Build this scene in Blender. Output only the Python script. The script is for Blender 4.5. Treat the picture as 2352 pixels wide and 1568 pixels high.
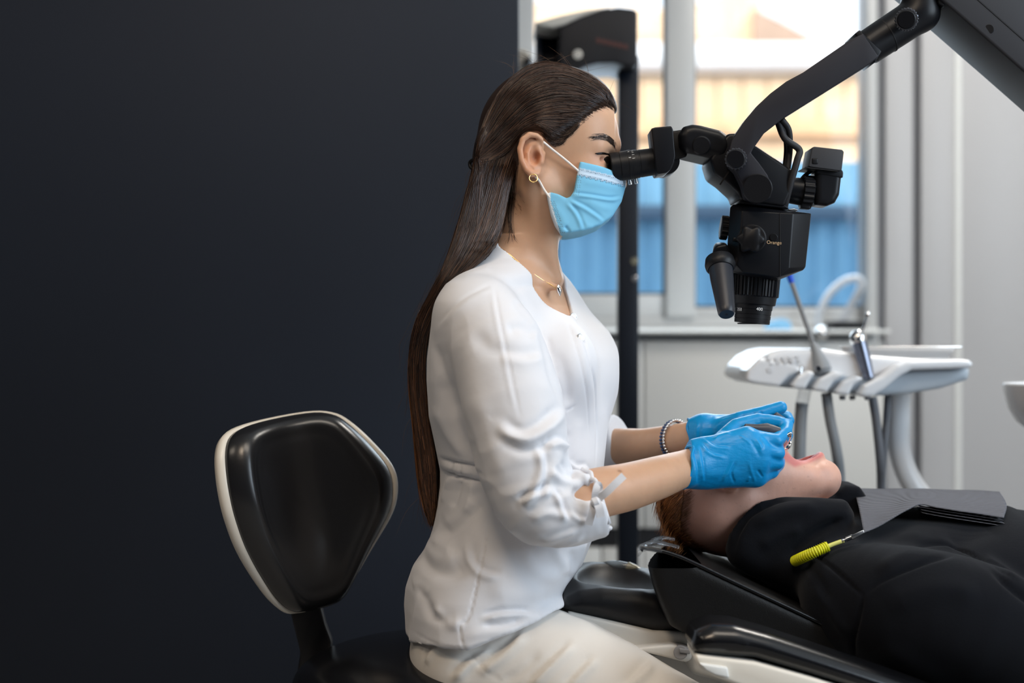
import bpy, bmesh, math, random
import numpy as np
from mathutils import Vector, Matrix

for _o in list(bpy.data.objects):
    bpy.data.objects.remove(_o, do_unlink=True)
scene = bpy.context.scene
COL = scene.collection
random.seed(7)
RNG = np.random.default_rng(11)

# ------------------------------------------------------------------ camera
FPX, D0, CZ = 3267.0, 2.0, 0.95          # focal length in photo pixels, distance to the y=0 plane, lens height
cam_data = bpy.data.cameras.new('camera')
cam = bpy.data.objects.new('camera', cam_data)
COL.objects.link(cam)
cam.location = (0, -D0, CZ)
cam.rotation_euler = (math.radians(90), 0, 0)
cam_data.sensor_width = 36.0
cam_data.lens = 36.0 * FPX / 2352.0
cam_data.clip_start = 0.05
cam_data.clip_end = 200
cam_data.dof.use_dof = True
cam_data.dof.focus_distance = 1.93
cam_data.dof.aperture_fstop = 2.4
scene.camera = cam

# ------------------------------------------------------------------ sky, sun, added lights, exposure
world = bpy.data.worlds.new('sky')
scene.world = world
world.use_nodes = True
_bg = world.node_tree.nodes['Background']
_bg.inputs['Color'].default_value = (0.80, 0.90, 1.0, 1)
_bg.inputs['Strength'].default_value = 2.0

def area_light(name, loc, target, sx, sy, power, color, spread=None):
    l = bpy.data.lights.new(name, 'AREA')
    l.shape = 'RECTANGLE'; l.size = sx; l.size_y = sy
    l.energy = power; l.color = color
    if spread: l.spread = math.radians(spread)
    o = bpy.data.objects.new(name, l); COL.objects.link(o)
    o.location = loc
    d = Vector(target) - Vector(loc)
    o.rotation_euler = d.to_track_quat('-Z', 'Y').to_euler()
    return o

_s = bpy.data.lights.new('sun', 'SUN'); _s.energy = 2.7; _s.angle = math.radians(2); _s.color = (1.0, 0.88, 0.72)
_so = bpy.data.objects.new('sun', _s); COL.objects.link(_so)
_so.rotation_euler = Vector((0.35, 0.8, -0.5)).to_track_quat('-Z', 'Y').to_euler()

# assumed warm ceiling lights, no fixtures built, and assumed daylight right of the camera
area_light('assumed_ceiling_light', (-0.35, -1.7, 2.68), (-0.35, -1.7, 0), 0.6, 0.6, 22, (1.0, 0.80, 0.60))
area_light('assumed_ceiling_light', (-1.9, -1.3, 2.68), (-1.9, -1.3, 0), 0.6, 0.6, 9, (1.0, 0.86, 0.70))  # assumed light, gives the backrest's left edge and the hair a highlight
area_light('assumed_ceiling_light', (0.65, -1.1, 2.68), (0.65, -1.1, 0), 1.2, 0.6, 17, (1.0, 0.88, 0.74))
area_light('assumed_ceiling_light', (1.35, 1.0, 2.68), (1.35, 1.0, 0), 0.6, 0.6, 30, (1.0, 0.94, 0.86))  # added to brighten the back of the room
area_light('added_daylight', (2.5, -1.25, 1.65), (0.0, -0.3, 1.0), 2.2, 1.6, 82, (0.74, 0.87, 1.0))  # added daylight fill beside the solid right wall; its window is only assumed
# added area light that strengthens the daylight entering through the window in view
area_light('added_daylight', (0.55, 2.02, 1.62), (0.45, 0.0, 1.0), 1.0, 1.1, 14, (0.74, 0.88, 1.0))

scene.view_settings.view_transform = 'Standard'
scene.view_settings.look = 'None'
scene.view_settings.exposure = 0.0
scene.view_settings.gamma = 1.0
scene.view_settings.use_curve_mapping = False

# ------------------------------------------------------------------ helpers
def P(px, py, y=0.0):
    """world point that a photo pixel shows at depth y"""
    d = D0 + y
    return np.array([(px - 1176.0) * d / FPX, y, CZ - (py - 784.0) * d / FPX])

def S(px, y=0.0):
    return px * (D0 + y) / FPX

def PX(pts, y=0.0):
    """list of pixel pairs -> list of (x, z) at depth y"""
    return [(P(a, b, y)[0], P(a, b, y)[2]) for a, b in pts]

# ---- materials
MATS = {}
def mat(name, color, rough=0.5, metal=0.0, spec=0.5, bump=None, var=None, sss=0.0, sss_r=(0.01, 0.004, 0.002), trans=0.0,
        coat=0.0, attr=None, sheen=0.0, ior=1.45, alpha=1.0, emit=None, wave=None, tint=None):
    m = bpy.data.materials.new(name); MATS[name] = m
    m.use_nodes = True
    nt = m.node_tree; N = nt.nodes; L = nt.links
    b = N['Principled BSDF']
    b.inputs['Base Color'].default_value = (*color, 1)
    b.inputs['Roughness'].default_value = rough
    b.inputs['Metallic'].default_value = metal
    b.inputs['Specular IOR Level'].default_value = spec
    b.inputs['IOR'].default_value = ior
    if trans: b.inputs['Transmission Weight'].default_value = trans
    if coat:
        b.inputs['Coat Weight'].default_value = coat; b.inputs['Coat Roughness'].default_value = 0.12
    if sheen:
        b.inputs['Sheen Weight'].default_value = sheen; b.inputs['Sheen Roughness'].default_value = 0.4
    if tint: b.inputs['Specular Tint'].default_value = (*tint, 1)
    if alpha < 1: b.inputs['Alpha'].default_value = alpha
    if sss:
        b.inputs['Subsurface Weight'].default_value = sss
        b.inputs['Subsurface Radius'].default_value = sss_r
        b.inputs['Subsurface Scale'].default_value = 1.0
    if emit:
        b.inputs['Emission Color'].default_value = (*emit[0], 1); b.inputs['Emission Strength'].default_value = emit[1]
    tc = N.new('ShaderNodeTexCoord')
    src = None
    if attr:
        a = N.new('ShaderNodeAttribute'); a.attribute_name = attr
        src = a.outputs['Color']
    if var:                       # (scale, amount)
        n = N.new('ShaderNodeTexNoise'); n.inputs['Scale'].default_value = var[0]; n.inputs['Detail'].default_value = 5
        L.new(tc.outputs['Object'], n.inputs['Vector'])
        mr = N.new('ShaderNodeMapRange'); mr.inputs['From Min'].default_value = 0.25; mr.inputs['From Max'].default_value = 0.75
        mr.inputs['To Min'].default_value = 1 - var[1]; mr.inputs['To Max'].default_value = 1 + var[1]
        L.new(n.outputs['Fac'], mr.inputs['Value'])
        mx = N.new('ShaderNodeVectorMath'); mx.operation = 'SCALE'
        if src: L.new(src, mx.inputs[0])
        else: mx.inputs[0].default_value = color
        L.new(mr.outputs['Result'], mx.inputs['Scale'])
        src = mx.outputs['Vector']
    if src: L.new(src, b.inputs['Base Color'])
    nrm = None
    for bp in ([bump] if bump and not isinstance(bump, list) else (bump or [])):   # (scale, strength, distance)
        n = N.new('ShaderNodeTexNoise'); n.inputs['Scale'].default_value = bp[0]; n.inputs['Detail'].default_value = 4
        if len(bp) > 3:
            mp = N.new('ShaderNodeMapping'); mp.inputs['Scale'].default_value = bp[3]
            L.new(tc.outputs['Object'], mp.inputs['Vector']); L.new(mp.outputs['Vector'], n.inputs['Vector'])
        else:
            L.new(tc.outputs['Object'], n.inputs['Vector'])
        bn = N.new('ShaderNodeBump'); bn.inputs['Strength'].default_value = bp[1]; bn.inputs['Distance'].default_value = bp[2]
        L.new(n.outputs['Fac'], bn.inputs['Height'])
        if nrm: L.new(nrm, bn.inputs['Normal'])
        nrm = bn.outputs['Normal']
    if wave:                      # (scale, direction, distance)
        w = N.new('ShaderNodeTexWave'); w.inputs['Scale'].default_value = wave[0]; w.bands_direction = wave[1]
        L.new(tc.outputs['Object'], w.inputs['Vector'])
        bn = N.new('ShaderNodeBump'); bn.inputs['Strength'].default_value = 1.0; bn.inputs['Distance'].default_value = wave[2]
        L.new(w.outputs['Fac'], bn.inputs['Height'])
        if nrm: L.new(nrm, bn.inputs['Normal'])
        nrm = bn.outputs['Normal']
    if nrm: L.new(nrm, b.inputs['Normal'])
    return m

# ---- objects
def link(o, parent=None):
    COL.objects.link(o)
    if parent is not None:
        o.parent = parent
        o.matrix_parent_inverse = Matrix.Translation(-Vector(parent.location)) if parent.type == 'EMPTY' else Matrix()
    return o

def tag(o, label=None, cat=None, group=None, kind=None):
    if label: o['label'] = label
    if cat: o['category'] = cat
    if group: o['group'] = group
    if kind: o['kind'] = kind
    return o

def thing(name, label, cat, loc, group=None):
    o = bpy.data.objects.new(name, None)
    o.empty_display_size = 0.05
    o.location = loc
    COL.objects.link(o)
    return tag(o, label, cat, group)

def mesh_np(name, V, F, material, parent=None, smooth=True, col=None):
    """V (n,3) float array, F list of index tuples or (m,k) array"""
    me = bpy.data.meshes.new(name)
    V = np.asarray(V, dtype=np.float32)
    if isinstance(F, np.ndarray):
        k = F.shape[1]
        me.vertices.add(len(V)); me.vertices.foreach_set('co', V.ravel())
        me.loops.add(F.size); me.loops.foreach_set('vertex_index', F.ravel().astype(np.int32))
        me.polygons.add(len(F))
        me.polygons.foreach_set('loop_start', np.arange(0, F.size, k, dtype=np.int32))
        me.update(calc_edges=True)
    else:
        me.from_pydata([tuple(v) for v in V], [], F)
    if smooth and len(me.polygons):
        me.polygons.foreach_set('use_smooth', np.ones(len(me.polygons), dtype=bool))
    if col is not None:
        a = me.color_attributes.new('Col', 'FLOAT_COLOR', 'POINT')
        c = np.ones((len(V), 4), dtype=np.float32); c[:, :3] = col
        a.data.foreach_set('color', c.ravel())
    me.materials.append(material)
    me.update()
    o = bpy.data.objects.new(name, me)
    return link(o, parent)

def from_bm(name, bm, material, parent=None, smooth=True, angle=35):
    me = bpy.data.meshes.new(name)
    bmesh.ops.recalc_face_normals(bm, faces=bm.faces)
    if smooth:
        for f in bm.faces: f.smooth = True
        ca = math.radians(angle)
        for e in bm.edges:
            if len(e.link_faces) == 2 and e.calc_face_angle(0) > ca: e.smooth = False
    bm.to_mesh(me); bm.free()
    me.materials.append(material)
    o = bpy.data.objects.new(name, me)
    return link(o, parent)

def bevel_bm(bm, w, seg=2, angle=25):
    if w <= 0: return
    ca = math.radians(angle)
    es = [e for e in bm.edges if len(e.link_faces) == 2 and e.calc_face_angle(0) > ca]
    bmesh.ops.bevel(bm, geom=es, offset=w, segments=seg, affect='EDGES', profile=0.5, clamp_overlap=True)

def box(name, lo, hi, material, parent=None, bevel=0.002, seg=2):
    bm = bmesh.new()
    bmesh.ops.create_cube(bm, size=1)
    for v in bm.verts:
        v.co = Vector([lo[i] + (v.co[i] + 0.5) * (hi[i] - lo[i]) for i in range(3)])
    bevel_bm(bm, bevel, seg)
    return from_bm(name, bm, material, parent)

def prism(name, pts, y0, y1, material, parent=None, bevel=0.003, seg=3, yp=None, angle=35):
    """pixel outline at depth yp (default the middle) pushed from y0 to y1"""
    yp = (y0 + y1) / 2 if yp is None else yp
    q = PX(pts, yp)
    bm = bmesh.new()
    a = [bm.verts.new((x, y0, z)) for x, z in q]
    b = [bm.verts.new((x, y1, z)) for x, z in q]
    n = len(q)
    bm.faces.new(a); bm.faces.new(b[::-1])
    for i in range(n):
        j = (i + 1) % n
        bm.faces.new((a[j], a[i], b[i], b[j]))
    bmesh.ops.recalc_face_normals(bm, faces=bm.faces)
    bevel_bm(bm, bevel, seg, 20)
    return from_bm(name, bm, material, parent, angle=angle)

def frame_of(d):
    d = Vector(d).normalized()
    u = d.cross(Vector((0, 0, 1)))
    if u.length < 1e-3: u = d.cross(Vector((0, 1, 0)))
    u.normalize()
    return d, u, d.cross(u).normalized()

def lathe(name, p0, p1, prof, material, parent=None, n=40, mod=None, angle=35):
    """profile [(t along p0->p1, radius in m)], optional mod(i, ang) radius factor"""
    p0 = Vector(p0); p1 = Vector(p1)
    d, u, w = frame_of(p1 - p0)
    bm = bmesh.new(); rings = []
    for i, (t, r) in enumerate(prof):
        c = p0.lerp(p1, t) if True else None
        ring = []
        for k in range(n):
            a = 2 * math.pi * k / n
            rr = r * (mod(i, a) if mod else 1)
            ring.append(bm.verts.new(c + (u * math.cos(a) + w * math.sin(a)) * rr))
        rings.append(ring)
    for A, B in zip(rings, rings[1:]):
        for k in range(n):
            bm.faces.new((A[k], A[(k + 1) % n], B[(k + 1) % n], B[k]))
    bm.faces.new(rings[0][::-1]); bm.faces.new(rings[-1])
    return from_bm(name, bm, material, parent, angle=angle)

def cyl(name, p0, p1, r0, r1, material, parent=None, n=32, bev=0.08):
    L = (Vector(p1) - Vector(p0)).length
    b = min(bev * min(r0, r1), L * 0.2) / L
    e = min(bev * min(r0, r1), L * 0.2)
    return lathe(name, p0, p1, [(0, r0 - e), (b, r0), (1 - b, r1), (1, r1 - e)], material, parent, n)

def smooth_path(pts, n=40):
    """Catmull-Rom through points"""
    p = np.asarray(pts, dtype=float)
    q = np.vstack([2 * p[0] - p[1], p, 2 * p[-1] - p[-2]])
    m = len(p) - 1
    t = np.linspace(0, m - 1e-9, n)
    i = t.astype(int); f = (t - i)[:, None]
    a, b, c, d = q[i], q[i + 1], q[i + 2], q[i + 3]
    return 0.5 * (2 * b + (c - a) * f + (2 * a - 5 * b + 4 * c - d) * f ** 2 + (3 * b - a - 3 * c + d) * f ** 3)

def tube(name, pts, r, material, parent=None, n=12, samples=40, closed=False, mod=None):
    """round tube along a smooth path, r number or list"""
    pts = [np.asarray(p, float) for p in pts]
    if closed: pts = pts + [pts[0]]
    path = smooth_path(pts, samples) if len(pts) > 2 else np.linspace(pts[0], pts[1], samples)
    R = np.interp(np.linspace(0, 1, len(path)), np.linspace(0, 1, len(r)), r) if hasattr(r, '__len__') else np.full(len(path), r)
    if mod is not None: R = R * np.array([mod(i) for i in range(len(path))])
    T = np.gradient(path, axis=0); T /= np.linalg.norm(T, axis=1)[:, None] + 1e-12
    u = np.cross(T[0], [0, 0, 1.0])
    if np.linalg.norm(u) < 1e-3: u = np.cross(T[0], [0, 1.0, 0])
    V = []; ang = np.linspace(0, 2 * np.pi, n, endpoint=False)
    for i in range(len(path)):
        u = u - T[i] * np.dot(u, T[i]); u /= np.linalg.norm(u)
        w = np.cross(T[i], u)
        V.append(path[i] + R[i] * (np.cos(ang)[:, None] * u + np.sin(ang)[:, None] * w))
    V = np.vstack(V); F = []
    for i in range(len(path) - 1):
        for k in range(n):
            F.append((i * n + k, i * n + (k + 1) % n, (i + 1) * n + (k + 1) % n, (i + 1) * n + k))
    if not closed:
        F.append(tuple(range(n))[::-1]); F.append(tuple((len(path) - 1) * n + k for k in range(n)))
    return mesh_np(name, V, F, material, parent)

def knurled(name, p0, p1, r, teeth, depth, material, parent=None):
    n = teeth * 4
    return lathe(name, p0, p1, [(0, r * 0.9), (0.08, r * 0.985), (0.92, r * 0.985), (1, r * 0.9)], material, parent, n,
                 mod=lambda i, a: 1 + depth * (1 if math.cos(a * teeth) > 0 else -1))

def text_mesh(name, body, size, mtx, material, parent=None, depth=0.0001):
    c = bpy.data.curves.new(name, 'FONT'); c.body = body; c.size = size; c.align_x = 'CENTER'; c.align_y = 'CENTER'
    c.extrude = depth; c.resolution_u = 3
    o = bpy.data.objects.new(name, c); COL.objects.link(o)
    dg = bpy.context.evaluated_depsgraph_get()
    me = bpy.data.meshes.new_from_object(o.evaluated_get(dg))
    bpy.data.objects.remove(o, do_unlink=True)
    me.transform(mtx); me.materials.clear(); me.materials.append(material)
    return link(bpy.data.objects.new(name, me), parent)

def facing(loc, normal, up=(0, 0, 1), roll=0.0):
    """matrix that puts a flat XY drawing at loc, its +Z towards normal"""
    z = Vector(normal).normalized(); x = Vector(up).cross(z).normalized(); y = z.cross(x)
    m = Matrix((x, y, z)).transposed().to_4x4(); m.translation = Vector(loc)
    return m @ Matrix.Rotation(roll, 4, 'Z')

# ---- volume sculpting: signed distance fields on a grid, skinned with surface nets
def smin(a, b, k):
    if k <= 0: return np.minimum(a, b)
    h = np.clip(0.5 + 0.5 * (b - a) / k, 0, 1)
    return b * (1 - h) + a * h - k * h * (1 - h)

class Grid:
    def __init__(s, lo, hi, h):
        s.lo = np.array(lo, float); s.h = h
        s.n = np.maximum(np.ceil((np.array(hi) - s.lo) / h).astype(int) + 1, 4)
        s.f = np.full(s.n, 1e3, dtype=np.float32)
    def sl(s, lo, hi):
        a = np.clip(np.floor((np.array(lo) - s.lo) / s.h).astype(int), 0, s.n)
        b = np.clip(np.ceil((np.array(hi) - s.lo) / s.h).astype(int) + 1, 0, s.n)
        ax = [(s.lo[i] + s.h * np.arange(a[i], b[i])).astype(np.float32) for i in range(3)]
        return (slice(a[0], b[0]), slice(a[1], b[1]), slice(a[2], b[2])), ax[0][:, None, None], ax[1][None, :, None], ax[2][None, None, :]
    def full(s):
        return s.sl(s.lo, s.lo + s.h * s.n)
    def put(s, fn, lo, hi, k=0.0, op='add', m=None):
        m = (k + 2 * s.h) if m is None else m
        q, X, Y, Z = s.sl(np.array(lo) - m, np.array(hi) + m)
        if 0 in s.f[q].shape: return s
        d = fn(X, Y, Z).astype(np.float32)
        if op == 'add': s.f[q] = smin(s.f[q], d, k)
        elif op == 'sub': s.f[q] = -smin(-s.f[q], d, k)
        return s
    def clip(s, fn, k=0.0):
        q, X, Y, Z = s.full()
        s.f = -smin(-s.f, -fn(X, Y, Z).astype(np.float32) + 0 * s.f, k)
        return s
    # primitives
    def cone(s, a, b, ra, rb, k=0.0, op='add', flat=None):
        a = np.asarray(a, float); b = np.asarray(b, float); ab = b - a; L2 = max(float(ab @ ab), 1e-12)
        R = max(ra, rb)
        fd = None
        if flat is not None:
            fd = np.asarray(flat[0], float); fd = fd / np.linalg.norm(fd)
        def fn(X, Y, Z):
            dx, dy, dz = X - a[0], Y - a[1], Z - a[2]
            t = np.clip((dx * ab[0] + dy * ab[1] + dz * ab[2]) / L2, 0, 1)
            ex, ey, ez = dx - t * ab[0], dy - t * ab[1], dz - t * ab[2]
            q = ex * ex + ey * ey + ez * ez
            if fd is not None:
                c = ex * fd[0] + ey * fd[1] + ez * fd[2]
                q = q + (flat[1] ** 2 - 1) * c * c
            return np.sqrt(q + 1e-12) - (ra + (rb - ra) * t)
        lo = np.minimum(a, b) - R; hi = np.maximum(a, b) + R
        return s.put(fn, lo, hi, k, op)
    def chain(s, pts, rs, k=0.0, flat=None, op='add', sm=0):
        """tapering tube through joints, one smooth union with the rest"""
        pts = np.asarray(pts, float); rs = np.asarray(rs, float)
        if sm:
            n = sm * (len(pts) - 1) + 1
            rs = np.interp(np.linspace(0, len(rs) - 1, n), np.arange(len(rs)), rs); pts = smooth_path(pts, n)
        fns = []
        def fn(X, Y, Z):
            d = None
            for i in range(len(pts) - 1):
                a = pts[i]; ab = pts[i + 1] - a; L2 = max(float(ab @ ab), 1e-12)
                dx, dy, dz = X - a[0], Y - a[1], Z - a[2]
                t = np.clip((dx * ab[0] + dy * ab[1] + dz * ab[2]) / L2, 0, 1)
                q = np.sqrt((dx - t * ab[0]) ** 2 + (dy - t * ab[1]) ** 2 + (dz - t * ab[2]) ** 2) - (rs[i] + (rs[i + 1] - rs[i]) * t)
                d = q if d is None else np.minimum(d, q)
            return d
        R = rs.max()
        return s.put(fn, pts.min(0) - R, pts.max(0) + R, k, op)
    def ell(s, c, r, k=0.0, op='add', rot=None):
        c = np.asarray(c, float); r = np.asarray(r, float)
        M = np.eye(3) if rot is None else np.asarray(rot)
        def fn(X, Y, Z):
            dx, dy, dz = X - c[0], Y - c[1], Z - c[2]
            q = [M[i, 0] * dx + M[i, 1] * dy + M[i, 2] * dz for i in range(3)]
            k0 = np.sqrt(sum((q[i] / r[i]) ** 2 for i in range(3)) + 1e-12)
            k1 = np.sqrt(sum((q[i] / r[i] ** 2) ** 2 for i in range(3)) + 1e-12)
            return k0 * (k0 - 1) / k1
        return s.put(fn, c - r.max(), c + r.max(), k, op)
    def torus(s, c, nrm, R, r, k=0.0, op='add', stretch=None):
        c = np.asarray(c, float); n = np.asarray(nrm, float); n = n / np.linalg.norm(n)
        def fn(X, Y, Z):
            dx, dy, dz = X - c[0], Y - c[1], Z - c[2]
            a = dx * n[0] + dy * n[1] + dz * n[2]
            rr = np.sqrt(np.maximum(dx * dx + dy * dy + dz * dz - a * a, 1e-12))
            return np.sqrt((rr - R) ** 2 + a * a) - r
        return s.put(fn, c - R - r, c + R + r, k, op)
    def poly(s, q, y0, y1, rnd=0.01, k=0.0, op='add', yfun=None, inset=0.0):
        """(x,z) outline pushed along y between y0 and y1, edges rounded by rnd"""
        q = np.asarray(q, float)
        def fn(X, Y, Z):
            d2 = poly_sd(q, X[:, :, :], Z) + inset
            if yfun is None: dy = np.abs(Y - (y0 + y1) / 2) - (y1 - y0) / 2
            else: dy = yfun(X, Y, Z)
            if rnd > 0:
                a = d2 + rnd; b = dy + rnd
                return np.sqrt(np.maximum(a, 0) ** 2 + np.maximum(b, 0) ** 2) + np.minimum(np.maximum(a, b), 0) - rnd
            return np.maximum(d2, dy)
        lo = (q[:, 0].min(), y0, q[:, 1].min()); hi = (q[:, 0].max(), y1, q[:, 1].max())
        return s.put(fn, lo, hi, k, op)
    def blur(s, it=1):
        f = s.f
        np.clip(f, -8 * s.h, 8 * s.h, out=f)
        for _ in range(it):
            for ax in range(3):
                g = f.copy()
                a = [slice(None)] * 3; b = [slice(None)] * 3; c = [slice(None)] * 3
                a[ax] = slice(1, -1); b[ax] = slice(0, -2); c[ax] = slice(2, None)
                g[tuple(a)] = 0.5 * f[tuple(a)] + 0.25 * (f[tuple(b)] + f[tuple(c)])
                f = g
        s.f = f
        return s
    def near_y(s, side=-1):
        """first surface met along y from the near (-1) or far (+1) side, per (x,z) column; nan where none"""
        ins = s.f < 0
        if side > 0: ins = ins[:, ::-1]
        j = ins.argmax(axis=1); has = ins.any(axis=1)
        y = s.lo[1] + s.h * (j if side < 0 else (s.n[1] - 1 - j))
        return np.where(has, y, np.nan)
    def mesh(s):
        return surface_nets(s.f, s.lo, s.h)

def poly_sd(q, X, Z):
    n = len(q)
    d = np.full(np.broadcast(X, Z).shape, 1e9, dtype=np.float32)
    ins = np.zeros(d.shape, dtype=bool)
    for i in range(n):
        a = q[i]; b = q[(i + 1) % n]
        e = b - a; L = max(e @ e, 1e-12)
        wx, wz = X - a[0], Z - a[1]
        t = np.clip((wx * e[0] + wz * e[1]) / L, 0, 1)
        d = np.minimum(d, (wx - e[0] * t) ** 2 + (wz - e[1] * t) ** 2)
        c = (a[1] > Z) != (b[1] > Z)
        if abs(e[1]) > 1e-9:
            xi = a[0] + (Z - a[1]) * e[0] / e[1]
            ins ^= (c & (X < xi))
    d = np.sqrt(d)
    return np.where(ins, -d, d)

def surface_nets(f, lo, h):
    nx, ny, nz = f.shape
    s = f < 0
    cnt = np.zeros((nx - 1, ny - 1, nz - 1), dtype=np.int8)
    for i in (0, 1):
        for j in (0, 1):
            for k in (0, 1):
                cnt += s[i:nx - 1 + i, j:ny - 1 + j, k:nz - 1 + k]
    act = (cnt > 0) & (cnt < 8)
    I = np.argwhere(act)
    ids = np.full(act.shape, -1, dtype=np.int64); ids[act] = np.arange(len(I))
    acc = np.zeros((len(I), 3)); c = np.zeros(len(I))
    corners = [(i, j, k) for i in (0, 1) for j in (0, 1) for k in (0, 1)]
    for a in corners:
        for ax in range(3):
            if a[ax] == 1: continue
            b = list(a); b[ax] = 1
            fa = f[I[:, 0] + a[0], I[:, 1] + a[1], I[:, 2] + a[2]].astype(np.float64)
            fb = f[I[:, 0] + b[0], I[:, 1] + b[1], I[:, 2] + b[2]].astype(np.float64)
            m = (fa < 0) != (fb < 0)
            t = np.where(m, fa / np.where(m, fa - fb, 1), 0)
            p = np.tile(np.array(a, float), (len(I), 1)); p[:, ax] = t
            acc += np.where(m[:, None], p, 0); c += m
    V = lo + h * (I + acc / c[:, None])
    quads = []
    for ax in range(3):
        u, v = [(1, 2), (2, 0), (0, 1)][ax]
        A = [slice(0, -1) if q == ax else slice(1, -1) for q in range(3)]
        B = [slice(1, None) if q == ax else slice(1, -1) for q in range(3)]
        sa, sb = s[tuple(A)], s[tuple(B)]
        for flip in (False, True):
            m = (sa & ~sb) if not flip else (~sa & sb)
            E = np.argwhere(m)
            if not len(E): continue
            off = np.array([0 if q == ax else 1 for q in range(3)])
            E = E + off
            def cid(du, dv):
                G = E.copy(); G[:, u] += du; G[:, v] += dv
                return ids[G[:, 0], G[:, 1], G[:, 2]]
            q4 = [cid(-1, -1), cid(0, -1), cid(0, 0), cid(-1, 0)]
            if flip: q4 = q4[::-1]
            quads.append(np.stack(q4, 1))
    F = np.vstack(quads)
    return V, F

def vnormals(V, F):
    n = np.cross(V[F[:, 2]] - V[F[:, 0]], V[F[:, 3]] - V[F[:, 1]])
    N = np.zeros_like(V)
    for k in range(4):
        for c in range(3):
            N[:, c] += np.bincount(F[:, k], weights=n[:, c], minlength=len(V))
    return N / (np.linalg.norm(N, axis=1)[:, None] + 1e-12)

def relax(V, F, it=2, lam=0.5):
    for _ in range(it):
        A = np.zeros_like(V); C = np.zeros(len(V))
        for k in range(4):
            a, b = F[:, k], F[:, (k + 1) % 4]
            for c in range(3):
                A[:, c] += np.bincount(a, weights=V[b, c], minlength=len(V)) + np.bincount(b, weights=V[a, c], minlength=len(V))
            C += np.bincount(a, minlength=len(V)) + np.bincount(b, minlength=len(V))
        V = V + lam * (A / np.maximum(C, 1)[:, None] - V)
    return V

def line_dist(pl, X, Z):
    """distance to a polyline in the xz plane and the position along it (0..1)"""
    pl = np.asarray(pl, float)
    seg = np.linalg.norm(np.diff(pl, axis=0), axis=1); cum = np.concatenate([[0], np.cumsum(seg)]); tot = cum[-1] + 1e-9
    best = np.full(X.shape, 1e9); pos = np.zeros(X.shape); side = np.zeros(X.shape)
    for i in range(len(pl) - 1):
        a, b = pl[i], pl[i + 1]; e = b - a; L = e @ e + 1e-12
        wx, wz = X - a[0], Z - a[1]
        t = np.clip((wx * e[0] + wz * e[1]) / L, 0, 1)
        d = np.hypot(wx - e[0] * t, wz - e[1] * t)
        m = d < best
        best = np.where(m, d, best); pos = np.where(m, (cum[i] + t * seg[i]) / tot, pos)
        side = np.where(m, np.sign(e[0] * wz - e[1] * wx), side)
    return best, pos, side

def folds(V, N, items, yref, near=True, taper=True):
    """raise (or sink) ridges along pixel polylines; items: (pixels, height mm, width px[, skew])"""
    D = np.zeros(len(V))
    w8 = np.clip((-N[:, 1] if near else N[:, 1]) * 2.5 + 0.15, 0, 1)
    for it in items:
        pts, amp, wid = it[0], it[1], it[2]
        skew = it[3] if len(it) > 3 else 0.0
        pl = np.array(PX(pts, yref))
        if len(pl) > 2: pl = smooth_path(pl, 6 * len(pl))
        w = S(wid, yref)
        lo = pl.min(0) - 3.5 * w; hi = pl.max(0) + 3.5 * w
        m = (V[:, 0] > lo[0]) & (V[:, 0] < hi[0]) & (V[:, 2] > lo[1]) & (V[:, 2] < hi[1]) & (w8 > 0)
        if not m.any(): continue
        d, t, sd = line_dist(pl, V[m, 0], V[m, 2])
        tp = np.clip(np.minimum(t, 1 - t) * 5 + 0.12, 0, 1) if taper else 1.0
        g = np.exp(-(d / w) ** 2)
        if skew: g = g - skew * np.exp(-((d * sd - 1.5 * w) / (0.9 * w)) ** 2)
        D[m] += amp * 0.001 * g * tp
    return V + N * (D * w8)[:, None]

def noise3(V, scale, seed=0, octaves=3):
    """cheap smooth noise from sums of sines"""
    r = np.random.default_rng(seed); out = np.zeros(len(V)); a = 1.0; tot = 0
    for o in range(octaves):
        for _ in range(4):
            k = r.normal(size=3); k /= np.linalg.norm(k)
            out += a * np.sin(V @ (k * scale * 2 ** o * (0.7 + 0.6 * r.random())) + r.random() * 6.28)
        tot += 2 * a; a *= 0.5
    return out / tot
# ================================================================== materials
M = {}
M['dark_wall'] = mat('charcoal_wall_paint', (0.0185, 0.0240, 0.0365), 0.5, spec=0.25, bump=[(60, 0.06, 0.002)], var=(1.2, 0.08))
M['white_wall'] = mat('white_wall_paint', (0.66, 0.66, 0.65), 0.6, bump=[(80, 0.05, 0.002)])
M['panel'] = mat('grey_white_panel', (0.50, 0.50, 0.51), 0.42, var=(2, 0.03))
M['joint'] = mat('panel_joint', (0.16, 0.165, 0.18), 0.6)
M['upvc'] = mat('window_plastic', (0.56, 0.57, 0.57), 0.35)
M['gasket'] = mat('window_gasket', (0.05, 0.06, 0.07), 0.6)
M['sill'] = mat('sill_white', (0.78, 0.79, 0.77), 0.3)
M['cabinet'] = mat('cabinet_white', (0.66, 0.655, 0.63), 0.4)
M['black_gap'] = mat('recess_black', (0.012, 0.012, 0.014), 0.6)
M['floor'] = mat('grey_floor', (0.28, 0.27, 0.26), 0.35, var=(6, 0.1))
M['ceil'] = mat('ceiling_white', (0.75, 0.75, 0.74), 0.7)
def _glass():
    m = bpy.data.materials.new('window_glass'); m.use_nodes = True
    nt = m.node_tree; nt.nodes.clear()
    o = nt.nodes.new('ShaderNodeOutputMaterial'); mx = nt.nodes.new('ShaderNodeMixShader')
    t = nt.nodes.new('ShaderNodeBsdfTransparent'); g = nt.nodes.new('ShaderNodeBsdfGlossy'); g.inputs['Roughness'].default_value = 0.02
    fr = nt.nodes.new('ShaderNodeFresnel'); fr.inputs['IOR'].default_value = 1.25
    nt.links.new(fr.outputs[0], mx.inputs[0]); nt.links.new(t.outputs[0], mx.inputs[1]); nt.links.new(g.outputs[0], mx.inputs[2])
    nt.links.new(mx.outputs[0], o.inputs[0])
    return m
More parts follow.
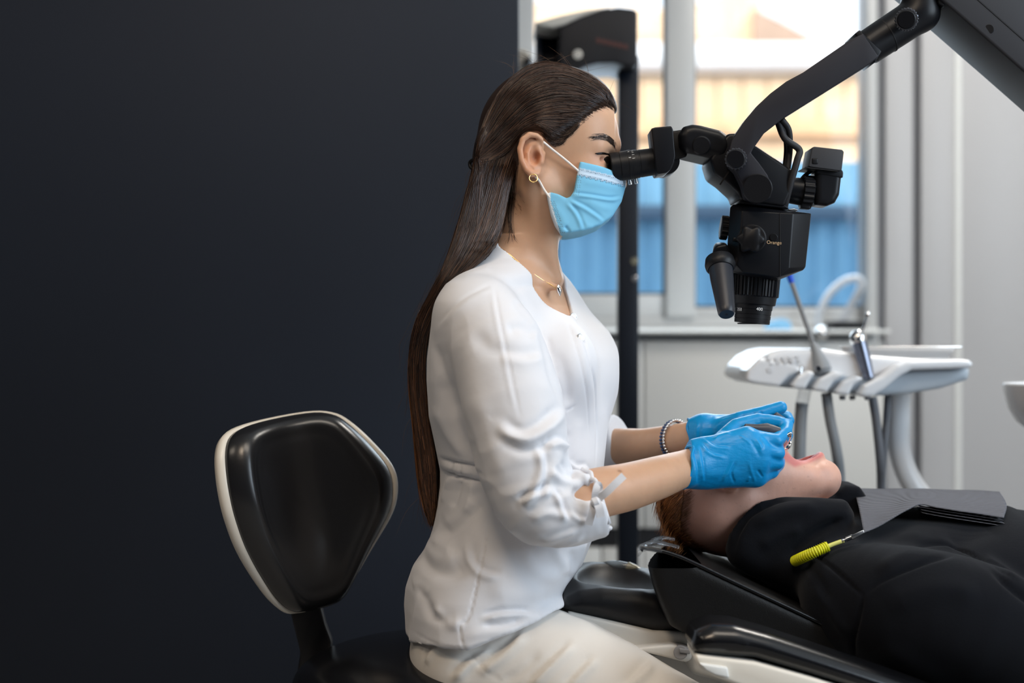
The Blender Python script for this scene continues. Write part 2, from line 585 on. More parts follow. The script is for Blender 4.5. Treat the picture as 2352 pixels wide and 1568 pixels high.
M['glass'] = _glass()

def structure(o): return tag(o, kind='structure')

# ================================================================== room shell
XL, XR, YF, YB, ZC = -3.0, 2.7, -3.6, 2.2, 2.75
structure(box('floor', (XL - .1, YF - .1, -0.1), (XR + .1, YB + .25, 0), M['floor'], bevel=0))
structure(box('ceiling', (XL - .1, YF - .1, ZC), (XR + .1, YB + .25, ZC + 0.12), M['ceil'], bevel=0))
structure(box('wall_left', (XL - 0.12, YF, 0), (XL, YB, ZC), M['dark_wall'], bevel=0))
structure(box('wall_right', (XR, YF, 0), (XR + 0.12, YB, ZC), M['white_wall'], bevel=0))
structure(box('wall_front', (XL - .1, YF - 0.12, 0), (XR + .1, YF, ZC), M['dark_wall'], bevel=0))
# dark partition that fills the left half of the picture
_ex = P(1192, 0, 0.85)[0]
structure(box('wall_partition', (XL, 0.85, 0), (_ex, 1.0, ZC), M['dark_wall'], bevel=0.004))
# window wall around the opening
WX0, WX1 = P(1196, 0, YB)[0] - 0.05, P(2018, 0, YB)[0]
WZ0, WZ1 = P(0, 752, YB)[2], 2.35
structure(box('wall_back', (XL, YB, 0), (WX0, YB + 0.2, ZC), M['white_wall'], bevel=0))
structure(box('wall_back_below_window', (WX0, YB, 0), (WX1, YB + 0.2, WZ0), M['white_wall'], bevel=0))
structure(box('wall_back_above_window', (WX0, YB, WZ1), (WX1, YB + 0.2, ZC), M['white_wall'], bevel=0))
wr = structure(box('wall_back_right', (WX1, YB + 0.012, 0), (XR, YB + 0.2, ZC), M['joint'], bevel=0))
for a, b, off in ((2033, 2096, 0.0), (2112, 2188, -0.012), (2203, 2420, -0.012), (2424, 2700, -0.012), (2704, 2980, -0.012)):
    box('panel', (P(a, 0, YB)[0], YB + off - 0.006, 0.0), (min(P(b, 0, YB)[0], XR), YB + 0.015, ZC), M['panel'], wr, 0.003)

structure(box('edge_highlight_1', (P(2187, 0, YB)[0], YB - 0.024, 0.0), (P(2204, 0, YB)[0], YB + .012, ZC), M['sill'], bevel=0.008, seg=4))  # pale strip paints in the highlight on the panel's rounded edge
# window: frame, mullion, two sashes with panes
win = structure(thing('window_1', None, None, ((WX0 + WX1) / 2, YB + 0.1, WZ0)))
def wbox(name, x0, x1, z0, z1, y0, y1, m, par=win, bv=0.004):
    return box(name, (x0, y0, z0), (x1, y1, z1), m, par, bv)
yw0, yw1 = YB + 0.06, YB + 0.13
def X_(px): return P(px, 0, YB + 0.06)[0]
def Z_(py): return P(0, py, YB + 0.06)[2]
wbox('window_frame', WX0, X_(1228), WZ0, WZ1, yw0, yw1, M['upvc'])
wbox('window_frame', X_(1982), WX1, WZ0, WZ1, yw0 - 0.05, yw1, M['upvc'])
wbox('window_frame', X_(1228), X_(1982), WZ0, Z_(728), yw0, yw1, M['upvc'])
wbox('window_frame', X_(1228), X_(1982), WZ1 - 0.06, WZ1, yw0, yw1, M['upvc'])
wbox('mullion', X_(1530), X_(1596), Z_(728), WZ1 - 0.06, yw0 - 0.015, yw1, M['upvc'])
wbox('sash_rail', X_(1228), X_(1530), Z_(728), Z_(676), yw0 + 0.01, yw1 - 0.01, M['upvc'])
wbox('sash_rail', X_(1596), X_(1982), Z_(728), Z_(706), yw0 + 0.01, yw1 - 0.01, M['upvc'])
for a, b, zl in ((1228, 1530, 676), (1596, 1982, 706)):
    wbox('gasket', X_(a), X_(b), Z_(zl), Z_(zl - 5), yw0 + 0.02, yw1 - 0.02, M['gasket'], bv=0.001)
    wbox('gasket', X_(b) - 0.006 if a < 1500 else X_(a), X_(b) if a < 1500 else X_(a) + 0.007, Z_(zl), WZ1 - 0.06, yw0 + 0.02, yw1 - 0.02, M['gasket'], bv=0.001)
    wbox('pane', X_(a), X_(b), Z_(zl - 5), WZ1 - 0.06, yw0 + 0.035, yw0 + 0.04, M['glass'], bv=0)
structure(box('trim_sill', (WX0 - 0.02, YB - 0.16, P(0, 766, YB - 0.16)[2]), (WX1 - 0.005, YB + 0.07, P(0, 757, YB - 0.16)[2]), M['sill'], bevel=0.006))

# low white cabinet under the sill
cab = thing('low_cabinet', 'low white cabinet with black recess under the window sill', 'cabinet', (0.6, YB - 0.1, 0))
cz = P(0, 785, YB - 0.12)[2]
box('carcass', (WX0, YB - 0.10, 0.05), (WX1 - 0.01, YB - 0.002, cz), M['black_gap'], cab)
cw = [WX0 + 0.005, P(1382, 0, YB - .12)[0], P(1478, 0, YB - .12)[0], WX1 - 0.014]
for a, b in zip(cw, cw[1:]):
    box('cabinet_door', (a + .002, YB - 0.125, P(0, 1212, YB - .12)[2]), (b - .002, YB - 0.10, cz), M['cabinet'], cab, 0.004)
    box('drawer_front', (a + .002, YB - 0.125, 0.09), (b - .002, YB - 0.10, P(0, 1258, YB - .12)[2]), M['cabinet'], cab, 0.004)
box('plinth', (WX0, YB - 0.08, 0), (WX1 - 0.01, YB - 0.01, 0.05), M['black_gap'], cab, 0)

# ================================================================== outside
M['ground'] = mat('yard_ground', (0.45, 0.46, 0.48), 0.9, var=(1.5, 0.15))
M['beige'] = mat('beige_render', (0.82, 0.60, 0.40), 0.85, var=(2.2, 0.22), bump=[(6, 0.5, 0.05, (1, 1, 0.25))])
M['tan'] = mat('tan_wall', (0.72, 0.47, 0.28), 0.9, var=(3.0, 0.3))
M['snow'] = mat('snow', (0.92, 0.93, 0.95), 0.8, var=(3, 0.04), bump=[(5, 0.5, 0.05)])
M['fence'] = mat('blue_metal_fence', (0.20, 0.44, 0.66), 0.5, var=(2.5, 0.12))
M['fence_rail'] = mat('fence_rail', (0.06, 0.12, 0.2), 0.6)
M['bark'] = mat('bare_wood', (0.30, 0.22, 0.17), 0.9)
M['brownish'] = mat('brown_roof', (0.42, 0.30, 0.23), 0.9, var=(2, 0.2))
structure(box('ground', (-30, YB + 0.26, -0.45), (40, 60, -0.3), M['ground'], bevel=0))
# corrugated fence
YFN = 4.6
fx0, fx1, ztop = -2.0, 5.6, P(0, 370, YFN)[2]
fen = thing('corrugated_fence', 'blue corrugated metal fence standing outside behind the window', 'fence', (1.5, YFN, -0.3))
wsh = 0.38; x = fx0
sheet = None
while x < fx1:
    if sheet is None:
        nseg = 24; V = []; F = []
        for i in range(nseg + 1):
            u = i / nseg * wsh; yy = 0.018 * (1 if (i // 3) % 2 else 0)
            V += [(u, yy, 0), (u, yy, ztop + 0.28), (u, yy + 0.004, ztop + 0.28), (u, yy + 0.004, 0)]
        for i in range(nseg):
            a, b = 4 * i, 4 * i + 4
            for k in range(4): F.append((a + k, b + k, b + (k + 1) % 4, a + (k + 1) % 4))
        sheet = mesh_np('fence_sheet', V, F, M['fence'], fen, smooth=False); o = sheet
    else:
        o = sheet.copy(); COL.objects.link(o)
    o.location = (x + 0.001, YFN + 0.004 * random.random(), -0.28)
    x += wsh
for zz in (P(0, 490, YFN)[2],):
    box('fence_rail', (fx0, YFN - 0.05, zz - 0.035), (fx1, YFN - 0.004, zz + 0.035), M['fence_rail'], fen, 0.003)
for px in range(0, 5):
    xx = fx0 + 0.3 + px * 1.75
    box('fence_post', (xx, YFN + 0.03, -0.3), (xx + 0.06, YFN + 0.09, ztop), M['fence_rail'], fen, 0.003)
# building with tan facade behind the fence
YBD = 10.0
bld = thing('beige_building', 'sunlit beige building seen through the window above the fence', 'building', (3, YBD, -0.3))
bz = P(0, 168, YBD)[2]
box('facade', (-4, YBD, -0.3), (12, YBD + 4, bz), M['beige'], bld, 0.02)
box('ledge', (-4, YBD - 0.12, P(0, 300, YBD)[2] - 0.06), (12, YBD, P(0, 300, YBD)[2] + 0.06), M['tan'], bld, 0.02)
# boards of the facade
bx = P(1180, 0, YBD)[0]; first = None
while bx < P(2060, 0, YBD)[0]:
    if first is None:
        first = box('board', (0, YBD - 0.035, P(0, 296, YBD)[2]), (0.20, YBD - 0.001, bz - 0.02), M['beige'], bld, 0.008); o = first
        first.data.transform(Matrix.Translation((0, 0, 0)))
    else:
        o = first.copy(); COL.objects.link(o)
    o.location.x = bx
    bx += 0.215
sn = box('snow_cover', (-4.1, YBD - 0.25, bz), (12, YBD + 4, bz + 0.22), M['snow'], bld, 0.09, 4)
# taller tan wall and roof farther behind
b2 = thing('brown_roofed_house', 'hazy tan house with brown gable behind the snowy roof', 'house', (4, 16, -0.3))
y2 = 16.0
prism('house_wall', [(1180, 360), (1180, 60), (1500, 78), (1600, 60), (1660, 24), (1705, 50), (1705, 360)], y2, y2 + 3, M['beige'], b2, 0.01)
prism('gable', [(1700, 360), (1700, 62), (1760, 90), (1870, 150), (1870, 360)], y2 - .2, y2 + 2, M['brownish'], b2, 0.01)
# bare tree against the sky
def bare_tree(name, label, base, hgt, seed):
    r = random.Random(seed)
    t = thing(name, label, 'tree', tuple(base))
    def branch(p, d, l, rad, lev):
        q = p + d * l
        mid = (p + q) / 2 + Vector((r.uniform(-1, 1), r.uniform(-1, 1), r.uniform(-1, 1))) * l * 0.06
        tube('trunk' if lev == 0 else 'branch', [p, mid, q], [rad, rad * 0.6], M['bark'], t, n=6, samples=6)
        if lev < 2:
            for k in range(4 if lev == 0 else 3):
                s = p.lerp(q, 0.45 + 0.18 * k if lev == 0 else 0.35 + 0.3 * k)
                nd = (d + Vector((r.uniform(-1, 1), r.uniform(-.6, .6), r.uniform(-.1, .7)))).normalized()
                branch(s, nd, l * r.uniform(.4, .55), rad * 0.5, lev + 1)
    branch(Vector(base), Vector((0.05, 0, 1)).normalized(), hgt, 0.09, 0)
bare_tree('bare_tree', 'bare leafless tree against the bright sky beyond the roof', (P(1830, 0, 14.6)[0], 14.6, -0.3), 3.6, 5)
# ================================================================== operating microscope
M['scope'] = mat('black_scope_paint', (0.005, 0.0055, 0.0075), 0.38, spec=0.28, bump=[(900, 0.06, 0.0004)])
M['scope2'] = mat('black_scope_plastic', (0.007, 0.0075, 0.0095), 0.42, spec=0.28)
M['arm_grey'] = mat('dark_grey_arm', (0.017, 0.0165, 0.021), 0.5, spec=0.25, bump=[(700, 0.05, 0.0004)])
M['beam'] = mat('dark_grey_beam', (0.030, 0.031, 0.036), 0.5, spec=0.3)
M['rubber'] = mat('black_rubber', (0.008, 0.008, 0.0095), 0.55, spec=0.35)
M['knurl'] = mat('dark_knurled_metal', (0.10, 0.105, 0.12), 0.34, metal=0.7)
M['grip'] = mat('grip_rubber', (0.020, 0.022, 0.029), 0.36, spec=0.4)
M['ink'] = mat('white_print', (0.8, 0.8, 0.8), 0.6)
M['gold_ink'] = mat('gold_print', (0.55, 0.38, 0.22), 0.6)
M['chrome'] = mat('chrome', (0.78, 0.78, 0.78), 0.14, metal=1.0)
M['steel'] = mat('brushed_steel', (0.62, 0.62, 0.62), 0.26, metal=1.0)
M['braid'] = mat('black_cable_braid', (0.014, 0.014, 0.017), 0.5, bump=[(1500, 0.6, 0.0006)])
M['camgrey'] = mat('camera_grey', (0.030, 0.031, 0.036), 0.55)

def hull(name, pts, material, parent=None, bevel=0.003, seg=3, angle=35):
    bm = bmesh.new()
    for a, b, y in pts: bm.verts.new(P(a, b, y))
    r = bmesh.ops.convex_hull(bm, input=bm.verts)
    junk = [e for e in set(list(r['geom_interior']) + list(r['geom_unused'])) if isinstance(e, bmesh.types.BMVert)]
    bmesh.ops.delete(bm, geom=junk, context='VERTS')
    bmesh.ops.dissolve_limit(bm, angle_limit=math.radians(4), verts=bm.verts, edges=bm.edges)
    bevel_bm(bm, bevel, seg, 20)
    return from_bm(name, bm, material, parent, angle=angle)

def circ(cx, cy, r, n=32, a0=0, a1=360):
    return [(cx + r * math.cos(math.radians(a0 + (a1 - a0) * i / n)), cy + r * math.sin(math.radians(a0 + (a1 - a0) * i / n))) for i in range(n)]

def disc(name, cx, cy, r, y0, y1, material, parent=None, n=40, bev=0.1):
    return cyl(name, P(cx, cy, y0), P(cx, cy, y1), S(r, y0), S(r, y0), material, parent, n, bev)

mic = thing('operating_microscope', 'black dental operating microscope on a ceiling arm in front of the dentist', 'microscope', P(1740, 560, 0))
B = M['scope']
# optical box
bw = [(1677, 476), (1684, 469), (1803, 483), (1863, 490), (1850, 613), (1845, 620), (1808, 634), (1786, 644), (1700, 631), (1672, 622), (1668, 600)]
inner = [(1704, 486), (1705, 484), (1822, 490), (1813, 616), (1788, 636), (1706, 625), (1694, 610)]
body = hull('optical_body', [(a, b, s * 0.034) for a, b in bw for s in (-1, 1)] + [(a, b, s * 0.056) for a, b in inner for s in (-1, 1)], B, mic, 0.0022)
# seam line on the box and its printed button
box('seam', tuple(P(1791, 636, -0.0567)), tuple(P(1792.3, 489, -0.0555)), M['rubber'], body, 0)
disc('button', 1777, 545, 9, -0.0585, -0.054, M['scope2'], body)
text_mesh('orange_lettering', 'Orange', 0.0068, facing(P(1778, 557, -0.0566), (0, -1, 0), roll=-0.05), M['gold_ink'], body)
disc('knob_base', 1727, 548, 33, -0.0585, -0.05, M['rubber'], mic)
kb = lathe('star_knob', P(1724, 549, -0.054), P(1724, 549, -0.078),
           [(0, .012), (0.2, .0178), (0.75, .0178), (0.92, .0166), (1, .0140)], M['scope2'], mic, 72,
           mod=lambda i, a: 1 + 0.13 * math.cos(6 * a + 0.5), angle=50)
prism('index_tab', [(1683, 546), (1692, 546), (1692, 554), (1683, 554)], -0.056, -0.048, M['scope2'], mic, 0.001)
knurled('side_knob', P(1672, 524, -0.01), P(1655, 522, -0.01), S(27), 16, 0.05, M['scope2'], mic)
prism('led_plate', [(1806, 482), (1822, 480), (1832, 484), (1816, 487)], -0.02, 0.0, M['steel'], mic, 0.0008)
# head wedge above the box
prism('head_housing', [(1620, 375), (1640, 340), (1661, 317), (1690, 316), (1724, 344), (1808, 400), (1812, 430), (1788, 482), (1687, 467), (1684, 452), (1653, 424), (1630, 408)],
      -0.046, 0.046, B, mic, 0.006, 4)
box('housing_seam', tuple(P(1664, 410, -0.0470)), tuple(P(1665.5, 408, -0.0455)), M['rubber'], mic, 0)
prism('housing_seam', [(1674, 391), (1677, 393), (1655, 425), (1652, 423)], -0.0468, -0.045, M['rubber'], mic, 0)
prism('base_neck', [(1690, 462), (1790, 476), (1800, 486), (1686, 474)], -0.043, 0.043, B, mic, 0.002)
# yoke plate that carries the head, big arm in one sweep with it
arm_out = [(1672, 352), (1680, 322), (1710, 278), (1740, 242), (1769, 215), (1805, 188), (1844, 167), (1951, 93), (1981, 78),
           (2017, 131), (1990, 152), (1904, 206), (1799, 272), (1754, 307), (1730, 341), (1724, 352), (1745, 378), (1762, 402), (1775, 433), (1768, 455), (1740, 468), (1712, 455), (1704, 425), (1690, 396), (1674, 380)]
prism('support_arm', arm_out, -0.074, -0.048, M['arm_grey'], mic, 0.0018, 3, yp=-0.07)
disc('pivot_disc', 1740, 433, 34, -0.080, -0.07, M['scope2'], mic, 48, 0.06)
kn = knurled('friction_knob', P(1690, 365, -0.07), P(1690, 365, -0.094), S(25.5, -0.08), 20, 0.035, M['knurl'], mic)
disc('knob_face', 1690, 365, 21, -0.0955, -0.09, M['scope'], kn)
tubeR = S(40)
g = Grid(P(1930, 190, -0.09) - .0, P(2190, -190, 0.09), 0.0022)
ja, jb, jc = P(1990, 112, -0.02), P(2114, 30, -0.02), P(2114, -180, -0.02)
g.cone(P(1965, 128, -0.02), jb, S(40), S(42)); g.cone(jb, jc, S(43), S(43), 0.006)
_d = (jb - ja) / np.linalg.norm(jb - ja)
g.clip(lambda X, Y, Z: -(((X - ja[0]) * _d[0] + (Z - ja[2]) * _d[2])), 0.0)
V, F = g.mesh(); mesh_np('elbow_joint', relax(V, F, 2), F, B, mic)
lathe('joint_ring', P(2036, 82, -0.02), P(2038.5, 80.5, -0.02), [(0, S(41.6)), (1, S(41.6))], M['rubber'], mic, 48)
prism('clamp_plate', [(1951, 88), (1962, 80), (2012, 128), (1996, 155)], -0.052, 0.012, B, mic, 0.0015, yp=-0.02)
kn = knurled('elbow_knob', P(2082, 45, -0.058), P(2082, 45, -0.076), S(26.5, -0.06), 22, 0.035, M['knurl'], mic)
disc('knob_face', 2082, 45, 21, -0.0775, -0.072, M['scope'], kn)
prism('cover_strip', [(2143, -90), (2158, -90), (2158, 26), (2143, 18)], -0.045, 0.005, M['scope2'], mic, 0.002)
# beam, top right, to its ceiling column
prism('swing_beam', [(2100, -170), (2100, -52), (2164, 0), (2352, 164), (2700, 470), (2790, 340), (2330, -60), (2200, -170)], -0.05, 0.07, M['beam'], mic, 0.004, yp=-0.05)
prism('beam_groove', [(2236, -8), (2240, -8), (2708, 402), (2705, 405)], -0.0508, -0.045, M['rubber'], mic, 0.0, yp=-0.05)
prism('beam_cover', [(2310, -55), (2326, -70), (2800, 332), (2785, 348)], -0.056, 0.06, M['scope'], mic, 0.003, yp=-0.05)
disc('beam_slot', 2272, 67, 11, -0.0508, -0.045, M['rubber'], mic)
_c = P(2740, 400, 0.02)
cyl('ceiling_column', _c, (_c[0], _c[1], ZC - 0.001), 0.06, 0.05, M['beam'], mic)
# binocular tube
g = Grid(P(1535, 400, -0.06), P(1685, 280, 0.06), 0.0016)
g.poly(PX([(1551, 318), (1562, 300), (1582, 295), (1600, 297), (1647, 309), (1662, 321), (1669, 338), (1668, 350), (1659, 370), (1640, 376), (1568, 359), (1553, 345)]), -0.048, 0.048, 0.012)
V, F = g.mesh(); bt = mesh_np('binocular_tube', relax(V, F, 3), F, B, mic)
g = Grid(P(1580, 365, -0.06), P(1645, 305, -0.03), 0.0016)
disc('pivot_cap', 1611, 334, 22, -0.0505, -0.04, M['scope2'], bt, 48, 0.15)
prism('tube_wedge', [(1572, 357), (1640, 374), (1647, 388), (1660, 372), (1664, 352), (1600, 345)], -0.036, 0.036, M['rubber'], mic, 0.002)
hull('tube_link', [(1538, 302, s * .03) for s in (-1, 1)] + [(1572, 297, s * .03) for s in (-1, 1)] + [(1578, 360, s * .03) for s in (-1, 1)] + [(1546, 369, s * .03) for s in (-1, 1)], M['rubber'], mic, 0.003)
prism('prism_cover', circ(1526, 374, 31), -0.026, 0.026, M['scope2'], mic, 0.003, yp=0)
for s in (-1, 1):
    yc = s * 0.032
    y0, y1 = yc - 0.028, yc + 0.028
    prism('prism_housing', [(1491, 302), (1500, 299), (1537, 296), (1541, 304), (1546, 364), (1543, 380), (1537, 393), (1527, 402), (1506, 405), (1503, 400)], y0, y1, B, mic, 0.0035, 4, yp=yc)
    a, b = P(1403, 385, yc), P(1502, 371, yc)
    R = S(33.5, yc)
    ep = lathe('eyepiece', a, b, [(0, R * .80), (0.0, R * .97), (0.02, R), (0.195, R), (0.2, R * .965), (0.215, R * .965), (0.22, R), (0.40, R), (0.403, R * 1.02), (0.47, R * 1.02), (0.475, R * .985), (0.55, R * .985),
                                   (0.6, R * .97), (0.64, R * .97), (0.645, R * .93), (0.67, R * .93), (0.675, R * .95), (0.8, R * .94), (1, R * .93)], M['scope2'], mic, 56, angle=25)
    lathe('eye_lens', a + (a - b) * -0.02, a + (a - b) * 0.001, [(0, R * .7), (1, R * .72)], M['rubber'], ep, 32)
    for px in (1446, 1460):
        q = P(px, 412 - (px - 1446) * .15, yc)
        lathe('set_screw', q, q + np.array([0.0012, 0, -0.007]), [(0, .0021), (0.35, .0021), (0.36, .0027), (1, .0027)], M['steel'], ep, 14)
    if s < 0:
        ax = (b - a) / np.linalg.norm(b - a)
        def on_ep(t, ang, off=0.0001):
            c = a + (b - a) * t
            n = np.array([0, -math.cos(ang), 0]) + math.sin(ang) * np.array([-ax[2], 0, ax[0]])
            n = n - ax * (n @ ax); n /= np.linalg.norm(n)
            return c + n * (R * 1.02 + off), n
        for k, an in enumerate((1.12, 0.98, 0.82, 0.62, 0.32)):
            q, n = on_ep(0.52, an, -0.0006); ln = 0.0012 if k < 3 else 0.0018
            w = np.cross(n, ax)
            Vq = [q - ax * ln - w * .00025, q + ax * ln - w * .00025, q + ax * ln + w * .00025, q - ax * ln + w * .00025]
            mesh_np('scale_mark', np.array(Vq) + n * .0002, [(0, 1, 2, 3)], M['ink'], ep, smooth=False)
        q, n = on_ep(0.43, 0.40, 0.0002)
        text_mesh('scale_number', '5', 0.0042, facing(q, n, up=(-ax[0] * -1, 0, 0.1)), M['ink'], ep, 0.00005)
        q, n = on_ep(0.43, 0.98, 0.0002)
        text_mesh('scale_number', '4', 0.0036, facing(q, n, up=(1, 0, 0.1)), M['ink'], ep, 0.00005)
# photo tube with the small camera
lathe('photo_tube', P(1795, 434, 0), P(1846, 441, 0), [(0, S(29)), (1, S(32))], B, mic, 40)
knurled('photo_ring', P(1840, 440, 0), P(1866, 443, 0), S(38), 18, 0.04, M['scope2'], mic)
prism('ring_lug', [(1838, 462), (1858, 464), (1858, 481), (1837, 479)], -0.012, 0.006, M['scope2'], mic, 0.001)
g = Grid(P(1855, 490, -0.035), P(1940, 375, 0.035), 0.0014)
g.poly(PX([(1866, 402), (1870, 392), (1928, 398), (1922, 450), (1912, 468), (1893, 476), (1866, 473)]), -0.021, 0.021, 0.008)
V, F = g.mesh(); mesh_np('camera_adapter', relax(V, F, 2), F, B, mic)
prism('adapter_step', [(1869, 388), (1926, 394), (1929, 400), (1928, 412), (1916, 411), (1868, 402)], -0.022, 0.022, M['scope2'], mic, 0.0015)
cm = prism('action_camera', [(1849, 386), (1857, 344), (1862, 342), (1925, 349), (1929, 354), (1924, 396), (1919, 397), (1852, 388)], -0.028, 0.022, M['camgrey'], mic, 0.0035, 4)
prism('camera_lens', [(1865, 363), (1879, 363), (1879, 377), (1865, 377)], -0.0292, -0.02, M['scope2'], cm, 0.0015, yp=-.028)
prism('camera_seam', [(1849.5, 383), (1924.5, 392), (1924, 394), (1849.5, 385)], -0.0284, 0.0224, M['rubber'], cm, 0.0, yp=-.028)
tube('camera_cable', [P(1872, 386, .0), P(1850, 402, 0), P(1838, 415, -.005)], 0.0028, M['rubber'], mic)
# cables
tube('cable', [P(1786, 278, -.05), P(1803, 318, -.055), P(1835, 343, -.05), P(1831, 368, -.05), P(1816, 420, -.045), P(1803, 470, -.035), P(1799, 492, -.03)], 0.0048, M['braid'], mic, samples=60)
tube('cable', [P(1796, 274, -.055), P(1812, 300, -.05), P(1814, 345, -.04), P(1809, 395, -.04), P(1812, 430, -.04), P(1796, 480, -.035)], 0.0042, M['braid'], mic, samples=60)
tube('cable', [P(1793, 274, -.045), P(1806, 330, -.03), P(1803, 385, -.03), P(1800, 400, -.03)], 0.0036, M['rubber'], mic, samples=40)
# objective
ob0, ob1 = P(1737, 628, 0), P(1727, 742, 0)
Rm = S(54)
lathe('focus_ring', ob0, P(1731.5, 700, 0), [(0, Rm * .96), (0.1, Rm), (0.12, Rm * 1.0), (0.72, Rm * .98), (0.75, Rm * .94), (0.98, Rm * .90), (1, Rm * .86)], M['scope2'], mic, 160,
      mod=lambda i, a: (1.035 if math.cos(a * 40) > 0 else 0.985) if 1 <= i <= 3 else 1.0, angle=20)
sc = lathe('scale_ring', P(1732, 690, 0), ob1, [(0, Rm * .82), (0.38, Rm * .80), (0.40, Rm * .775), (0.60, Rm * .765), (0.61, Rm * .745), (0.64, Rm * .745), (0.65, Rm * .765), (0.8, Rm * .76), (0.81, Rm * .745), (0.84, Rm * .745), (0.85, Rm * .755), (1, Rm * .745)], M['scope2'], mic, 56, angle=20)
lathe('front_lens', P(1727, 741, 0), P(1727, 744, 0), [(0, Rm * .62), (1, Rm * .6)], M['rubber'], mic, 40)
for t, an in (('400', 0.18), ('350', -0.95)):
    q = P(1729.5, 711, 0); n = np.array([math.sin(an), -math.cos(an), 0])
    text_mesh('scale_number', t, 0.0062, facing(q + n * (Rm * .803), n, roll=-0.08), M['ink'], sc, 0.0001)
# hand grip
ga, gb = P(1653, 600, -0.062), P(1669, 722, -0.115)
hull('grip_block', [(1640, 556, -.03), (1668, 556, -.03), (1634, 590, -.05), (1685, 600, -.05), (1640, 600, 0), (1680, 610, 0), (1670, 560, -.055), (1645, 565, -.055)], B, mic, 0.004)
d_ = gb - ga
lathe('grip_collar', ga - d_ * 0.06, ga + d_ * 0.16, [(0, .012), (0.15, .0195), (0.55, .0208), (0.8, .0200), (1, .0175)], M['scope2'], mic, 48, angle=50)
gr = lathe('hand_grip', ga + d_ * 0.05, gb, [(0, .0165), (0.3, .0158), (0.9, .0118), (0.97, .0112), (1, .0098)], M['grip'], mic, 40)
lathe('grip_hole', gb - d_ * 0.004, gb + d_ * 0.003, [(0, .0018), (1, .0018)], M['black_gap'], gr, 12)
# ================================================================== dentist's stool
M['leather'] = mat('black_gloss_leather', (0.005, 0.0053, 0.0065), 0.22, spec=0.55, bump=[(500, 0.10, 0.0006), (2200, 0.12, 0.0003)])
M['leather_sheen'] = mat('black_leather_grey_sheen', (0.012, 0.0125, 0.0145), 0.27, spec=0.7, bump=[(500, 0.08, 0.0006)])  # base colour lifted to paint in the backrest's grey reflection
M['leather_satin'] = mat('black_satin_leather', (0.006, 0.006, 0.007), 0.46, spec=0.4, bump=[(700, 0.25, 0.0007)])
M['leather_matte'] = mat('black_grain_leather', (0.007, 0.0068, 0.0068), 0.40, spec=0.32, bump=[(900, 0.35, 0.0007), (160, 0.08, 0.002)])
M['cream'] = mat('cream_shell', (0.80, 0.76, 0.68), 0.32)
M['shell'] = mat('grey_white_shell', (0.62, 0.60, 0.56), 0.32)
M['frame_black'] = mat('black_frame', (0.007, 0.007, 0.009), 0.38)
M['hinge_grey'] = mat('grey_hinge', (0.22, 0.22, 0.23), 0.4)

def loft(name, rings, material, parent=None, close=True):
    n = len(rings[0]); V = np.vstack(rings); F = []
    for i in range(len(rings) - 1):
        for k in range(n):
            F.append((i * n + k, i * n + (k + 1) % n, (i + 1) * n + (k + 1) % n, (i + 1) * n + k))
    V = np.vstack([V, rings[0].mean(0), rings[-1].mean(0)])
    a, b = len(V) - 2, len(V) - 1
    for k in range(n):
        F.append((a, (k + 1) % n, k)); F.append((b, (len(rings) - 1) * n + k, (len(rings) - 1) * n + (k + 1) % n))
    o = mesh_np(name, V, F, material, parent)
    bm = bmesh.new(); bm.from_mesh(o.data); bmesh.ops.recalc_face_normals(bm, faces=bm.faces); bm.to_mesh(o.data); bm.free()
    return o

stool = thing('dentist_stool', 'black leather dentist stool with cream-edged curved backrest', 'stool', (P(1010, 0, 0)[0], 0, 0))
th = math.radians(55); tl = math.radians(10.5); RB = 0.165
nrm = np.array([math.cos(th), -math.sin(th), 0]); uu = np.array([math.sin(th), math.cos(th), 0])
vv = np.array([-math.sin(tl), 0, math.cos(tl)])
nrm = nrm - vv * (nrm @ vv); nrm /= np.linalg.norm(nrm); uu = np.cross(vv, nrm); uu = uu if uu[1] > 0 else -uu
PC = P(678, 1172, 0.06)
hw = [(-0.142, 0.018), (-0.136, 0.042), (-0.115, 0.066), (-0.075, 0.100), (-0.03, 0.138), (0.005, 0.152), (0.035, 0.150), (0.07, 0.130), (0.105, 0.104), (0.125, 0.080), (0.134, 0.040)]
hl = [(-0.142, 0.018), (-0.136, 0.042), (-0.115, 0.064), (-0.075, 0.090), (-0.03, 0.116), (0.005, 0.130), (0.035, 0.137), (0.07, 0.136), (0.105, 0.124), (0.126, 0.098), (0.134, 0.045)]
outl = [(-w, v) for v, w in hl] + [(w, v) for v, w in hw[::-1]]
outl = smooth_path([(a, b) for a, b in outl] + [outl[0]], 97)[:-1]
def bend(uv, t, sc=1.0, dish=0.0):
    c = np.array([0.0, -0.005]); q = c + (uv - c) * sc
    a = q[:, 0] / RB; rad = RB - t - dish
    return PC + np.outer(rad * np.sin(a), uu) + np.outer(RB - rad * np.cos(a), nrm) + np.outer(q[:, 1], vv)
loft('back_shell', [bend(outl, -0.012, 0.90), bend(outl, -0.011, 1.0), bend(outl, -0.004, 1.028), bend(outl, 0.004, 1.02), bend(outl, 0.006, 0.98)], M['cream'], stool)
loft('back_cushion', [bend(outl, 0.002, 0.95), bend(outl, 0.003, 1.0), bend(outl, 0.012, 1.012), bend(outl, 0.028, 1.0), bend(outl, 0.038, 0.955), bend(outl, 0.0425, 0.89), bend(outl, 0.0415, 0.84), bend(outl, 0.043, 0.78)] +
     [bend(outl, 0.044 + 0.0 * s, s) for s in (0.7, 0.55, 0.4, 0.25, 0.1)], M['leather_sheen'], stool)
prism('back_stem', [(664, 1380), (735, 1376), (748, 1430), (763, 1470), (761, 1530), (762, 1660), (684, 1660), (682, 1560), (692, 1495), (676, 1430)], 0.075, 0.10, M['frame_black'], stool, 0.004)
g = Grid(P(640, 1720, 0) + np.array([0, -0.28, 0]), P(1400, 1380, 0) + np.array([0, 0.28, 0]), 0.004)
